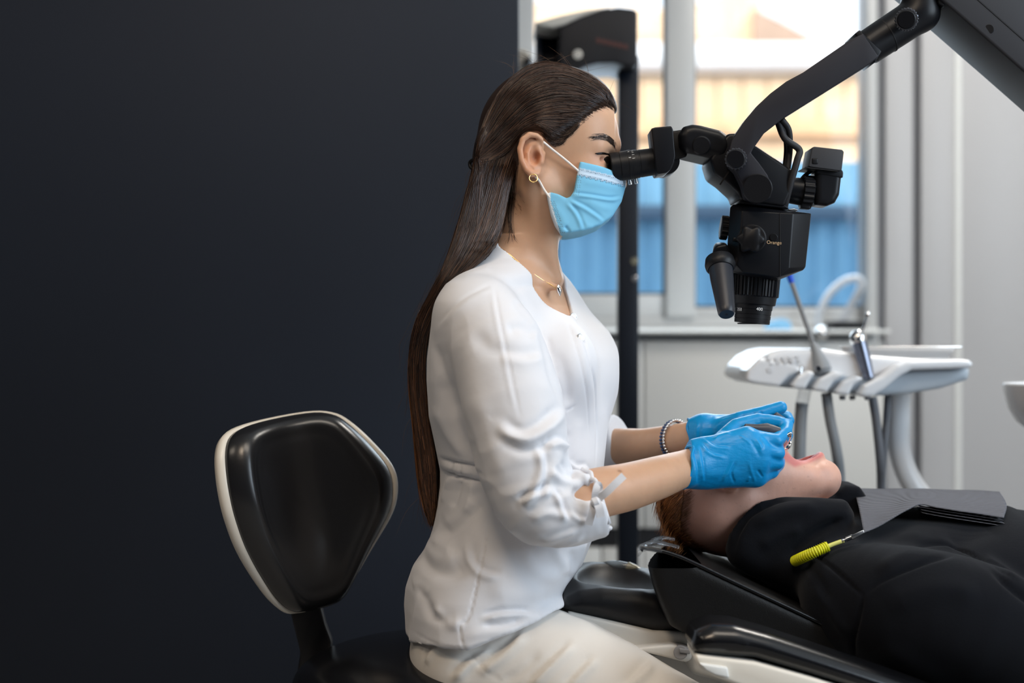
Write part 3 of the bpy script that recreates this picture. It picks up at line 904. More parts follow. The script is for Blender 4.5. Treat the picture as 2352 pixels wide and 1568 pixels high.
sc_ = P(1010, 1552, 0)
g.ell(sc_ + np.array([0, 0, -0.005]), (0.205, 0.215, 0.045))
g.ell(sc_ + np.array([0.0, 0, 0.004]), (0.19, 0.20, 0.048), 0.02)
V, F = g.mesh(); mesh_np('seat_cushion', relax(V, F, 2), F, M['leather'], stool)
sx, sz = sc_[0], sc_[2]
box('seat_bracket', (P(700, 0)[0], 0.05, sz - 0.075), (sx + 0.05, 0.12, sz - 0.05), M['frame_black'], stool, 0.004)
cyl('gas_lift', (sx, 0, 0.08), (sx, 0, sz - 0.04), 0.028, 0.024, M['chrome'], stool)
cyl('hub', (sx, 0, 0.07), (sx, 0, 0.13), 0.045, 0.035, M['frame_black'], stool)
for k in range(5):
    a = math.radians(20 + 72 * k); e = np.array([sx + 0.27 * math.cos(a), 0.27 * math.sin(a), 0.075])
    tube('leg', [(sx, 0, 0.105), ((sx + e[0]) / 2, e[1] / 2, 0.10), e], [0.02, 0.015], M['frame_black'], stool, samples=10)
    w = np.array([-math.sin(a), math.cos(a), 0]) * 0.012
    cyl('caster', e - w - [0, 0, .047], e + w - [0, 0, .047], 0.028, 0.028, M['rubber'], stool)

# ================================================================== patient chair
chair = thing('dental_chair', 'reclined black leather dental chair with pale shell under the patient', 'chair', (0.9, 0.05, 0))
LE = M['leather']
# long backrest cushion
g = Grid(P(1440, 1700, -0.18) - np.array([0, .02, 0]), P(2720, 1220, 0.34) + np.array([.0, .02, 0.02]), 0.005)
g.poly(PX([(1466, 1262), (1482, 1254), (1560, 1272), (1700, 1338), (1900, 1432), (2150, 1552), (2700, 1800), (2700, 1960), (2100, 1655), (1850, 1530), (1650, 1500), (1540, 1440), (1496, 1350), (1472, 1290)], -0.15), -0.15, 0.27, 0.012)
g.clip(lambda X, Y, Z: np.maximum(.163 + (Y + .15) * .27 - X, Y - np.minimum(.085 + np.maximum(X - .21, 0) * 2.0, .27)), .035)
V, F = g.mesh(); V = relax(V, F, 2)
bk = mesh_np('backrest_cushion', V, F, M['leather_matte'], chair)
tube('piping', [P(a, b, -0.148) for a, b in [(1472, 1264), (1482, 1258), (1560, 1278), (1700, 1343), (1900, 1437), (2150, 1557)]], 0.0026, M['leather'], bk, samples=60)
# head cushion pad in front of the dentist, with a dished top
g = Grid(P(1260, 1480, 0) + np.array([0, -0.17, 0]), P(1600, 1290, 0) + np.array([0, .20, .01]), 0.0025)
g.poly(PX([(1283, 1388), (1298, 1366), (1330, 1350), (1380, 1344), (1470, 1350), (1530, 1364), (1562, 1402), (1574, 1445), (1500, 1446), (1400, 1422), (1310, 1402)], -0.08), -0.115, 0.15, 0.022)
g.ell((P(1425, 0, .02)[0], .02, P(0, 1344, -.08)[2] + .008), (S(106), 0.105, 0.042), 0.006, 'sub')
V, F = g.mesh(); mesh_np('head_cushion', relax(V, F, 2), F, M['leather_satin'], chair)
# near armrest pad
g = Grid(P(1560, 1800, -.25) - np.array([0, .06, 0]), P(2420, 1400, -.2) + np.array([0, .05, .02]), 0.0035)
g.poly(PX([(1578, 1462), (1590, 1435), (1625, 1421), (1680, 1423), (1760, 1445), (1900, 1492), (2100, 1560), (2380, 1660), (2380, 1730), (2050, 1598), (1850, 1535), (1720, 1497), (1610, 1490), (1582, 1482)], -0.24), -0.29, -0.19, 0.024)
V, F = g.mesh(); mesh_np('armrest_pad', relax(V, F, 2), F, LE, chair)
prism('armrest_shell', [(1586, 1486), (1720, 1502), (1850, 1538), (2050, 1602), (2380, 1734), (2380, 1760), (2050, 1650), (1880, 1600), (1700, 1560), (1640, 1540), (1600, 1520), (1588, 1503)], -0.285, -0.20, M['cream'], chair, 0.006, 4)
prism('shell_plate', [(1604, 1519), (1668, 1528), (1672, 1552), (1640, 1545), (1618, 1534)], -0.292, -0.27, M['sill'], chair, 0.002)
# shells of head and back
prism('head_shell', [(1300, 1404), (1400, 1426), (1500, 1449), (1575, 1452), (1592, 1470), (1596, 1500), (1560, 1512), (1470, 1505), (1380, 1480), (1330, 1448)], -0.115, 0.10, M['shell'], chair, 0.008, 4, yp=-0.115)
prism('hinge_arm', [(1440, 1488), (1540, 1478), (1588, 1488), (1590, 1512), (1575, 1520), (1520, 1506)], -0.135, -0.10, M['shell'], chair, 0.004, 3, yp=-.13)
disc('hinge_knob', 1563, 1498, 16, -0.155, -0.12, M['hinge_grey'], chair)
prism('hinge_latch', [(1556, 1482), (1582, 1485), (1581, 1495), (1557, 1491)], -0.158, -0.12, M['hinge_grey'], chair, 0.001)
prism('back_shell', [(1560, 1470), (1640, 1476), (1850, 1568), (2100, 1690), (2100, 1780), (1850, 1680), (1650, 1560), (1580, 1540)], -0.12, 0.2, M['shell'], chair, 0.01, 3, yp=-0.1)
box('seat_cushion', (0.82, -0.2, 0.30), (1.35, 0.30, 0.40), LE, chair, 0.02, 4)
box('leg_cushion', (1.33, -0.18, 0.31), (2.0, 0.28, 0.39), LE, chair, 0.02, 4)
hull_pts = [(x, y, z) for x in (0.62, 1.2) for y in (-0.14, 0.22) for z in (0.0, 0.30)]
box('pedestal', (0.62, -0.10, 0.06), (1.15, 0.2, 0.31), M['shell'], chair, 0.03, 4)
box('base_plate', (0.45, -0.22, 0.0), (1.5, 0.32, 0.06), M['shell'], chair, 0.02, 3)

# clear plastic sleeve over the head end of the chair
M['clear'] = mat('clear_plastic', (0.9, 0.95, 1.0), 0.06, trans=0.92, ior=1.3, alpha=0.35)
slv = thing('plastic_sleeve', 'crumpled clear plastic sleeve over the head end of the dental chair', 'cover', P(1480, 1262, -0.05))
rows = []
for i, (y, px0, px1) in enumerate(((-0.153, 1463, 1505), (-0.135, 1468, 1512), (-0.11, 1477, 1525), (-0.085, 1486, 1535), (-.06, 1496, 1545))):
    row = []
    for k in range(10):
        t = k / 9; px = px0 + (px1 - px0) * t
        py = 1256 - (y + .153) * 190 + 10 * t + 3 * math.sin(7 * t + i * 2.1) - (5 * math.sin(t * 3.14))
        if k == 0: py += 22
        row.append(P(px, py, y))
    rows.append(row)
V = np.array([p for r in rows for p in r]); F = [(i * 10 + k, i * 10 + k + 1, i * 10 + k + 11, i * 10 + k + 10) for i in range(4) for k in range(9)]
mesh_np('sleeve_sheet', V, F, M['clear'], slv)
tube('sleeve_crease', [P(1466, 1262, -.154), P(1474, 1256, -.152), P(1490, 1262, -.153), P(1520, 1266, -.15)], 0.0022, M['clear'], slv)
tube('sleeve_crease', [P(1470, 1254, -.13), P(1500, 1244, -.11), P(1535, 1250, -.09), P(1558, 1256, -.08)], 0.0024, M['clear'], slv)
tube('sleeve_crease', [P(1498, 1240, -.075), P(1520, 1234, -.06), P(1548, 1238, -.05)], 0.0024, M['clear'], slv)

# clear suction tip lying on the head cushion
M['tip'] = mat('clear_amber_tip', (0.85, 0.80, 0.58), 0.1, trans=0.75, ior=1.4)
M['tubing'] = mat('clear_tubing', (0.85, 0.93, 0.97), 0.08, trans=0.9, ior=1.35)
st = thing('suction_tip', 'clear plastic suction tube with amber cone tip lying on the head cushion', 'suction tip', P(1430, 1308, 0.12))
tube('tubing', [P(1374, 1310, .14), P(1390, 1300, .13), P(1415, 1297, .125), P(1448, 1303, 0.12)], S(11), M['tubing'], st, n=16)
lathe('cone_tip', P(1440, 1301, .12), P(1484, 1317, .11), [(0, S(11)), (0.05, S(13)), (0.45, S(12)), (1, S(2))], M['tip'], st, 24)

# ================================================================== delivery unit with its hoses
M['gloss_white'] = mat('gloss_white_plastic', (0.86, 0.87, 0.89), 0.22, coat=0.3)
M['pale_grey'] = mat('pale_grey_plastic', (0.48, 0.53, 0.58), 0.35)
M['hose'] = mat('grey_hose', (0.26, 0.27, 0.28), 0.5)
M['hose_dark'] = mat('dark_grey_hose', (0.13, 0.135, 0.15), 0.45)
M['tool_grey'] = mat('tool_grey', (0.30, 0.32, 0.34), 0.35)
M['blue'] = mat('blue_plastic', (0.01, 0.09, 0.70), 0.35)
M['btn'] = mat('panel_print', (0.72, 0.73, 0.75), 0.5)
YT = 0.6
unit = thing('delivery_unit', 'white dental instrument delivery unit with hoses behind the patient', 'delivery unit', P(1960, 860, YT))
unit.location.z = 0
def tg(pts, y0, y1, rnd, h=0.003, name='tray_body', m=None, yp=None, par=None, it=2):
    yp = (y0 if yp is None else yp)
    q = PX(pts, yp); a = np.array(q)
    g = Grid((a[:, 0].min() - .01, y0 - .01, a[:, 1].min() - .01), (a[:, 0].max() + .01, y1 + .01, a[:, 1].max() + .01), h)
    g.poly(q, y0, y1, rnd)
    V, F = g.mesh()
    return mesh_np(name, relax(V, F, it), F, m or M['gloss_white'], par or unit)
body_t = tg([(1713, 866), (1722, 843), (1745, 820), (1775, 805), (1800, 800), (1900, 801), (2000, 815), (2100, 822), (2220, 824), (2236, 832), (2228, 848), (2090, 850), (1960, 876), (1800, 872), (1726, 878)], 0.56, 0.84, 0.012)
tg([(1722, 868), (1800, 850), (1990, 866), (2050, 858), (2090, 850), (2231, 846), (2226, 872), (2160, 893), (2080, 906), (2000, 910), (1900, 900), (1795, 889), (1730, 881)], 0.555, 0.80, 0.01, name='tray_underside', m=M['pale_grey'])
for pts in ([(1713, 868), (1716, 850), (1745, 822), (1830, 838), (1842, 850), (1812, 864), (1790, 888), (1735, 881), (1716, 876)],
            [(1818, 884), (1832, 864), (1858, 850), (1874, 856), (1862, 872), (1850, 894), (1824, 892)],
            [(1868, 892), (1882, 868), (1918, 852), (1948, 858), (1916, 876), (1900, 901), (1872, 897)],
            [(1919, 900), (1936, 874), (1968, 862), (1986, 868), (1962, 884), (1950, 908), (1924, 905)]):
    tg(pts, 0.535, 0.62, 0.006, 0.002, 'instrument_rest', par=unit)
tg([(1972, 906), (1985, 884), (2030, 862), (2062, 838), (2090, 828), (2200, 825), (2228, 826), (2237, 834), (2232, 844), (2190, 847), (2095, 850), (2068, 864), (2035, 892), (2006, 911), (1984, 912)], 0.525, 0.62, 0.008, 0.002, 'handle_sweep', par=unit)
for i in range(11):
    px, py = 1772 + 16 * (i % 5) + (i // 5) * -4, 836 - 9 * (i // 5) + (i % 5) * -1.5
    pb = P(px, py, 0.534)
    cyl('panel_button', pb + [0, -.0003, 0], pb + [0, .02, 0], 0.0030, 0.0030, M['btn'], body_t, 14)
pb = P(1768, 850, 0.534); cyl('panel_button', pb + [0, -.0005, 0], pb + [0, .02, 0], 0.0055, 0.0055, M['btn'], body_t, 14)
# coil jet
lathe('coil_socket', P(1836, 862, .56), P(1839, 838, .55), [(t, .007 * (1 - .35 * t) * (1.15 if i % 2 else .9)) for i, t in enumerate(np.linspace(0, 1, 10))], M['chrome'], unit, 18)
# ribbed hoses
def rib(i): return 1.06 if i % 2 else 0.92
tube('hose', [P(1842, 925, .60), P(1838, 980, .60), P(1836, 1060, .60), P(1836, 1150, .62), P(1850, 1330, .62), P(1900, 1480, .60)], 0.0118, M['hose'], unit, samples=150, mod=rib)
tube('hose', [P(1898, 902, .58), P(1906, 960, .58), P(1922, 1040, .58), P(1930, 1120, .60), P(1936, 1330, .62), P(1950, 1480, .6)], 0.0098, M['hose'], unit, samples=170, mod=rib)
tube('hose', [P(2004, 912, .57), P(2013, 970, .57), P(2022, 1060, .57), P(2024, 1130, .6), P(2024, 1330, .62), P(2020, 1480, .6)], 0.0082, M['hose_dark'], unit, samples=60)
tube('hose', [P(2040, 905, .60), P(2036, 970, .60), P(2028, 1060, .60), P(2024, 1130, .64), P(2010, 1330, .66), P(2000, 1480, .64)], 0.0072, M['hose_dark'], unit, samples=60)
tube('hose_sleeve', [P(1850, 888, .58), P(1847, 905, .59), P(1842, 928, .60)], 0.0125, M['clear'], unit, samples=10)
for px in (1935, 1958, 1992): 
    pb = P(px, 908, .56); cyl('hose_guide', pb, pb + [0.0, 0, -.008], .006, .005, M['hose_dark'], unit, 12)
# white support arm and stand
tube('support_column', [P(2066, 890, .68), P(2064, 960, .68), P(2066, 1030, .68), P(2092, 1105, .68), P(2150, 1180, .68), P(2230, 1300, .68)], 0.021, M['gloss_white'], unit, n=20)
_b = P(2230, 1300, .68)
cyl('stand_post', (_b[0], .68, 0.05), (_b[0], .68, _b[2] + 0.01), 0.045, 0.035, M['gloss_white'], unit)
cyl('stand_foot', (_b[0], .68, 0.0), (_b[0], .68, 0.06), 0.11, 0.10, M['gloss_white'], unit, 40)
# tools standing in the rests
se = thing('saliva_ejector', 'thin grey saliva ejector with blue tip standing in the delivery unit', 'suction tool', P(1895, 850, .56))
lathe('handpiece', P(1893, 858, .55), P(1868, 789, .57), [(0, S(13, .55)), (0.1, S(20, .55)), (0.3, S(20, .55)), (0.75, S(12, .55)), (1, S(8, .55))], M['tool_grey'], se, 28)
disc('thumb_dial', 1880, 846, 7, 0.532, 0.55, M['chrome'], se)
cyl('straw', P(1868, 790, .57), P(1817, 645, .58), S(5.5, .57), S(5.5, .57), M['hose'], se, 16)
cyl('blue_tip', P(1819, 650, .58), P(1812, 629, .58), S(7, .57), S(7.5, .57), M['blue'], se, 18, 0.3)
M['syr'] = mat('blue_grey_metal_grip', (0.22, 0.24, 0.30), 0.25, metal=0.8)
sy = thing('air_water_syringe', 'chrome air-water syringe standing in the delivery unit', 'syringe', P(1990, 860, .56))
lathe('syringe_body', P(1996, 868, .55), P(1972, 782, .56), [(0, S(13, .55)), (0.3, S(15, .55)), (0.8, S(18, .55)), (1, S(18, .55))], M['syr'], sy, 28)
lathe('syringe_head', P(1973, 788, .56), P(1968, 758, .56), [(0, S(18, .55)), (0.4, S(20, .55)), (0.75, S(17, .55)), (1, S(8, .55))], M['chrome'], sy, 28)
for px in (1960, 1972): disc('syringe_button', px, 779, 6, .530, .55, M['chrome'], sy, 16, .3)
tube('nozzle', [P(1978, 768, .56), P(1986, 748, .56), P(1993, 722, .56)], S(3.6, .56), M['chrome'], sy)
lathe('nozzle_cap', P(1992, 727, .56), P(1995, 716, .56), [(0, S(4, .56)), (0.5, S(6, .56)), (1, S(4, .56))], M['chrome'], sy, 16)
# steel tray lying on the unit
tr = thing('steel_tray', 'flat stainless steel tray lying on the delivery unit', 'tray', P(2060, 822, .68))
hull('tray_pan', [(1945, 818, .60), (2175, 824, .60), (2200, 797, .59), (1930, 797, .59), (1945, 812, .80), (2165, 816, .80), (2190, 800, .82), (1930, 799, .82)], M['steel'], tr, 0.002)
hull('tray_rim', [(1926, 795, .585), (2210, 795, .585), (2210, 798, .585), (1926, 798, .585), (1926, 797, .825), (2200, 797, .825), (2200, 799, .825), (1926, 799, .825)], M['chrome'], tr, 0.0008)

# cuspidor bowl at the right edge
cu = thing('cuspidor_bowl', 'white ceramic cuspidor bowl at the right edge of the picture', 'bowl', (P(2440, 0, .5)[0], .5, 0))
c0, c1 = P(2440, 1000, .5), P(2440, 880, .5)
lathe('bowl', c0, c1, [(0, .025), (0.06, .052), (0.25, .076), (0.5, .090), (0.8, .0975), (0.97, .0995), (1, .098), (0.98, .094), (0.6, .088), (0.3, .065), (0.2, .0)], M['gloss_white'], cu, 56)
cyl('bowl_post', (c0[0], c0[1], 0.02), c0 + [0, 0, .012], 0.03, 0.022, M['gloss_white'], cu)
cyl('bowl_foot', (c0[0], c0[1], 0), (c0[0], c0[1], .03), .075, .07, M['gloss_white'], cu)

# ================================================================== imaging column near the window
M['navy'] = mat('dark_navy_metal', (0.006, 0.009, 0.016), 0.45, spec=0.25)
M['dark_head'] = mat('charcoal_plastic', (0.020, 0.020, 0.023), 0.5, spec=0.3)
M['bluegrey'] = mat('blue_grey_metal', (0.06, 0.08, 0.12), 0.4)
M['beige_top'] = mat('beige_cover_lit', (0.66, 0.63, 0.57), 0.5)  # beige top surface, light from above put into its pale colour
M['red_ink'] = mat('dull_red_print', (0.10, 0.032, 0.026), 0.6)
YC = 1.3
colm = thing('imaging_column', 'tall black floor-standing imaging column with arched charcoal head by the window', 'imaging unit', (P(1442, 0, YC)[0], YC, 0))
_p0 = P(1419, 150, YC); _p1 = P(1466, 150, YC)
box('column', (_p0[0], YC - .02, 0.03), (_p1[0], YC + .04, _p0[2] + .02), M['navy'], colm, 0.004)
_q0 = P(1238, 60, YC)[0]; _q1 = P(1285, 60, YC)[0]
box('rear_post', (_q0, YC + .03, 0.03), (_q1, YC + .09, P(0, 55, YC)[2]), M['navy'], colm, 0.004)
box('post_strip', (P(1231, 0, YC)[0], YC + .02, 0.03), (_q0 + .006, YC + .09, P(0, 55, YC)[2]), M['bluegrey'], colm, 0.003)
box('cross_bar', (_q0, YC + .03, P(0, 100, YC)[2]), (_p1[0], YC + .04, P(0, 60, YC)[2]), M['navy'], colm, 0.003)
hd = prism('head_housing', [(1284, 62), (1330, 40), (1380, 22), (1420, 16), (1455, 20), (1465, 26), (1464, 150), (1440, 152), (1412, 143), (1372, 144), (1345, 152), (1300, 172), (1284, 160)], YC - .09, YC + .10, M['dark_head'], colm, 0.008, 3, yp=YC - .09)
prism('head_cover', [(1228, 50), (1290, 33), (1350, 20), (1405, 15), (1340, 36), (1300, 55), (1270, 62), (1236, 58)], YC - .085, YC + .10, M['beige_top'], colm, 0.006, 3, yp=YC - .09)
disc('head_lens', 1327, 125, 11, YC - .096, YC - .08, M['beige_top'], hd)
tm = text_mesh('head_lettering', 'XRAY', 0.03, facing(P(1404, 98, YC - .092), (0, -1, 0), roll=-0.2), M['red_ink'], hd) if False else None
for k in range(6):
    a = 1370 + 12.5 * k
    prism('head_lettering', [(a, 87 + 2.8 * k), (a + 9, 89 + 2.8 * k), (a + 9, 99 + 2.8 * k), (a, 97 + 2.8 * k)], YC - .0912, YC - .088, M['red_ink'], hd, 0.0, yp=YC - .09)
box('foot', (_q0 - .05, YC - .25, 0), (_p1[0] + .2, YC + .2, 0.035), M['navy'], colm, 0.006)
for py, mm, r in ((600, 'tip', 9), (640, 'steel', 7)):
    disc('indicator', 1458, py, r, YC - .024, YC - .01, M[mm], colm)
# round cream lamp seen past the end of the dark wall
lm = thing('round_disc', 'small round cream disc with black knob hanging past the dark wall', 'disc', P(1196, 135, 1.5))
cyl('disc', P(1196, 140, 1.5), P(1196, 140, 1.53), S(26, 1.5), S(26, 1.5), M['cream'], lm, 40)
lathe('knob', P(1214, 142, 1.47), P(1214, 142, 1.52), [(0, .005), (0.3, .012), (1, .012)], M['rubber'], lm, 24)
cyl('bracket', P(1196, 140, 1.53), P(1140, 140, 1.6), .008, .008, M['rubber'], lm, 12)
cyl('bracket', P(1140, 140, 1.6), (P(1140, 140, 1.6)[0], YB, P(1140, 140, 1.6)[2]), .008, .008, M['rubber'], lm, 12)

# things on the sill
ys = YB - 0.06; zs = P(0, 757, YB - 0.16)[2]
o = box('flat_box', (P(1905, 0, ys)[0], ys - .05, zs), (P(1978, 0, ys)[0], ys + .06, P(0, 737, ys)[2]), M['rubber'], None, 0.003)
tag(o, 'flat black box lying on the window sill', 'box')
lp = thing('tubing_loop', 'grey tubing loop with chrome ball standing on the window sill', 'tubing', (P(1890, 0, ys)[0], ys, zs))
M['loop'] = mat('pale_grey_tubing', (0.45, 0.47, 0.5), 0.35)
tube('loop_tube', [P(1878, 752, ys), P(1884, 715, ys), P(1905, 675, ys), P(1940, 645, ys), P(1972, 640, ys), P(1976, 662, ys), P(1955, 700, ys + .02), P(1935, 735, ys + .02), P(1925, 750, ys + .02)], 0.011, M['loop'], lp)
g = Grid(P(1865, 790, ys - .16), P(1910, 745, ys - .02), 0.003)
lathe('chrome_ball', P(1887, 780, ys - .11), P(1887, 748, ys - .11), [(0, .004), (.08, .011), (.2, .016), (.35, .0192), (.5, .0203), (.65, .0192), (.8, .016), (.92, .011), (1, .004)], M['chrome'], lp, 32)
o = prism('gauze_packet', [(1756, 757), (1760, 742), (1775, 735), (1795, 731), (1812, 738), (1816, 757)], ys - .03, ys + .02, M['fence'], None, 0.004)
tag(o, 'small crumpled blue packet lying on the window sill', 'packet')
# ================================================================== the dentist
M['skin'] = mat('skin', (0.56, 0.335, 0.215), 0.42, spec=0.4, sss=0.18, sss_r=(0.012, 0.005, 0.003), attr='Col', var=(45, 0.05), bump=[(900, 0.12, 0.0004), (220, 0.08, 0.0008)])
M['hair'] = mat('brown_hair', (0.05, 0.025, 0.014), 0.21, spec=0.95, attr='Col', tint=(.92, .85, .85))
M['hair_base'] = mat('brown_hair_base', (0.028, 0.016, 0.011), 0.45)
M['cotton'] = mat('white_cotton', (0.725, 0.73, 0.765), 0.75, spec=0.2, sheen=0.25, bump=[(1400, 0.18, 0.0004), (60, 0.10, 0.003)])
M['trouser'] = mat('offwhite_trousers', (0.70, 0.665, 0.62), 0.75, spec=0.2, sheen=0.2, bump=[(1400, 0.18, 0.0004), (60, 0.1, 0.003)])
M['glove'] = mat('blue_nitrile', (0.002, 0.25, 0.57), 0.36, spec=0.4, sss=0.05, bump=[(260, 0.12, 0.0012), (90, 0.22, 0.003, (1, 1, 2.2))])
M['mask'] = mat('mask_fabric', (0.25, 0.62, 0.85), 0.7, spec=0.2, attr='Col', bump=[(1100, 0.2, 0.0004)])
M['elastic'] = mat('white_elastic', (0.85, 0.80, 0.76), 0.7)
M['gold'] = mat('gold', (0.95, 0.66, 0.28), 0.18, metal=1.0)
M['silver'] = mat('silver', (0.75, 0.77, 0.8), 0.15, metal=1.0)
M['bead_blue'] = mat('dark_blue_bead', (0.03, 0.07, 0.18), 0.2)
M['eye_white'] = mat('eye', (0.55, 0.50, 0.48), 0.15)
M['iris'] = mat('dark_iris', (0.012, 0.008, 0.006), 0.08)

dent = thing('person', 'person in white tunic, blue mask and blue gloves looking into the microscope', 'person', P(1100, 1500, 0))
dent.location.z = 0
c25, s25 = math.cos(math.radians(25)), math.sin(math.radians(25))
ROT25 = np.array([[c25, 0, s25], [0, 1, 0], [-s25, 0, c25]])
PI = math.pi

def s2(*v): return tuple(S(q) for q in v)

# ---- torso profile shared by skin and tunic: photo row -> back edge, front edge, half width (m)
TP = np.array([(540, 1128, 1232, .040), (572, 1118, 1245, .048), (600, 1098, 1270, .064), (620, 1080, 1288, .086), (640, 1064, 1306, .114), (660, 1048, 1320, .138), (700, 1034, 1345, .158), (760, 1016, 1380, .164), (820, 1005, 1400, .163), (870, 1001, 1406, .160),
               (950, 998, 1402, .152), (1020, 1006, 1393, .142), (1075, 1012, 1386, .138), (1110, 1010, 1380, .140), (1160, 1004, 1372, .148), (1230, 990, 1360, .162), (1290, 950, 1335, .176), (1335, 938, 1300, .184), (1380, 935, 1284, .19), (1440, 938, 1284, .192), (1500, 952, 1290, .19)])
_tz = np.array([P(0, r, 0)[2] for r in TP[:, 0]])[::-1]
_tb = np.array([P(r, 0, 0)[0] for r in TP[:, 1]])[::-1]
_tf = np.array([P(r, 0, 0)[0] for r in TP[:, 2]])[::-1]
_tw = TP[:, 3][::-1]
_tk = np.interp(TP[:, 0], [540, 600, 660, 760, 870, 1000, 1120], [.15, .38, .48, .46, .40, .2, 0.0])[::-1]   # far shoulder forward
def torso(off=0.0, n=2.25):
    def fn(X, Y, Z):
        b = np.interp(Z, _tz, _tb); f = np.interp(Z, _tz, _tf); w = np.interp(Z, _tz, _tw); kk = np.interp(Z, _tz, _tk)
        cx = (b + f) / 2; A_ = (f - b) / 2
        a = np.sqrt(np.maximum(A_ ** 2 - (kk * w * .9) ** 2, (A_ * .55) ** 2))
        q = (np.abs((X - cx - kk * Y) / a) ** n + np.abs(Y / w) ** n) ** (1 / n)
        return (q - 1) * np.minimum(a, w) * .92 + off
    return fn
T_LO = np.array([P(925, 0, 0)[0], -.2, P(0, 1505, 0)[2]]); T_HI = np.array([P(1415, 0, 0)[0], .2, P(0, 545, 0)[2]])

# ---- head, neck and the skin of chest
g = Grid(P(1080, 770, 0) + [0, -.13, 0], P(1465, 130, 0) + [0, .13, 0], 0.0017)
g.ell(P(1255, 294, 0), (S(147), .072, S(130)), rot=ROT25)
g.ell(P(1338, 305, 0), (S(81), .060, S(88)), .03)
g.ell(P(1320, 395, 0), (S(92), .056, S(118)), .03)
for s in (-1, 1):
    g.cone(P(1235, 415, s * .052), P(1314, 495, s * .020), S(30), S(25), .03)
    g.ell(P(1345, 402, s * .045), (S(34), .016, S(26)), .02)
    g.cone(P(1410, 333, s * .010), P(1372, 338, s * .044), S(11), S(13), .014)
g.ell(P(1322, 494, 0), (S(34), .022, S(30)), .02)
g.cone(P(1400, 350, 0), P(1426, 420, 0), S(9), S(13), .012)
g.ell(P(1408, 425, 0), (S(22), .018, S(12)), .012)
g.ell(P(1385, 470, 0), (S(20), .022, S(28)), .015)
for s in (-1, 1):
    g.ell(P(1404, 366, s * .034), (S(24), .015, S(15)), .012, 'sub')
    g.ell(P(1379, 366, s * .034), (S(21), .0125, S(19)), .006)
    g.chain([P(1356, 368, s * .050), P(1380, 366, s * .0485), P(1402, 364, s * .046)], [S(2), S(5), S(4.5)], .002, op='sub')
    # ear
    ry = lambda v: s * v
    g.ell(P(1219, 354, ry(.078)), (S(27), .011, S(46)), .008, rot=np.array([[math.cos(.12), 0, math.sin(.12)], [0, 1, 0], [-math.sin(.12), 0, math.cos(.12)]]))
    g.ell(P(1222, 354, ry(.093)), (S(22), .010, S(36)), .003, 'sub')
    rim = [(1246, 338, .078), (1243, 320, .085), (1232, 311, .089), (1216, 309, .091), (1201, 320, .092), (1194, 342, .092), (1198, 368, .091), (1208, 388, .088), (1220, 399, .086), (1233, 399, .083), (1240, 388, .079)]
    g.chain([P(a, b, ry(c)) for a, b, c in rim], [S(4), S(5.5), S(6), S(6.5), S(6.5), S(6.5), S(6.5), S(7), S(8), S(7), S(5)], .003)
    g.chain([P(1236, 326, ry(.083)), P(1218, 334, ry(.085)), P(1211, 352, ry(.086)), P(1214, 376, ry(.085)), P(1226, 386, ry(.084))], [S(4), S(5), S(5.5), S(5.5), S(5)], .004)
    g.ell(P(1230, 362, ry(.087)), (S(11), .010, S(15)), .003, 'sub')
    g.cone(P(1247, 352, ry(.076)), P(1243, 372, ry(.080)), S(6), S(6.5), .004)
g.cone(P(1222, 430, 0), P(1205, 540, 0), S(64), S(61), .035)
g.cone(P(1205, 540, 0), P(1188, 650, 0), S(62), S(70), .03)
for s in (-1, 1): g.cone(P(1225, 440, s * .05), P(1278, 640, s * .012), S(14), S(12), .025)      # neck muscle
g.put(torso(0.006), T_LO, T_HI, .02, m=.0)
g.cone(P(1205, 640, -.03), P(1285, 662, -.04), S(6), S(6), .02)                                 # collar bone
V, F = g.mesh(); V = relax(V, F, 1)
headF = g
hy_head = g.near_y(-1)
N_ = vnormals(V, F)
def skin_col(V, base=(0.56, 0.335, 0.215)):
    c = np.tile(np.array(base), (len(V), 1)); return c
Chead = skin_col(V)
def spot(C, V, p, r, col, k=1.0):
    d = np.linalg.norm(V - p, axis=1); w = np.exp(-(d / r) ** 2)[:, None] * k
    return C * (1 - w) + np.array(col) * w
Chead = spot(Chead, V, P(1378, 362, -.045), .012, (0.46, 0.20, 0.13), .55)
Chead = spot(Chead, V, P(1355, 364, -.05), .007, (0.50, 0.17, 0.12), .6)
Chead = spot(Chead, V, P(1345, 410, -.06), .022, (0.60, 0.29, 0.20), .45)
for ex, ey in ((1222, 360), (1205, 340), (1212, 385)): Chead = spot(Chead, V, P(ex, ey, -.085), .017, (0.60, 0.27, 0.15), .55)
Chead = spot(Chead, V, P(1233, 362, -.080), .008, (0.36, 0.13, 0.07), .8)
VS, FS, CS = [V], [F], [Chead]
# forearms (hands are inside the gloves)
g = Grid(P(1220, 1260, -.2) - [0, .06, 0], P(1640, 1000, -.05) + [0.03, .08, 0.02], 0.0024)
g.chain([P(1250, 1165, -.2), P(1370, 1133, -.185), P(1440, 1118, -.16), P(1510, 1097, -.125), P(1570, 1076, -.085), P(1620, 1062, -.07)], [.036, .0325, .031, .0285, .0245, .024], 0, sm=5)
V, F = g.mesh(); VS.append(relax(V, F, 1)); FS.append(F); CS.append(skin_col(V))
g = Grid(P(1290, 1130, .2) - [0, .20, 0], P(1640, 940, .05) + [0.03, .22, 0.02], 0.0024)
g.chain([P(1320, 1075, .22), P(1400, 1034, .19), P(1480, 1024, .14), P(1560, 1009, .07), P(1620, 996, .045)], [.036, .032, .0265, .0232, .022], 0, sm=5)
V, F = g.mesh(); VS.append(relax(V, F, 1)); FS.append(F); CS.append(skin_col(V))
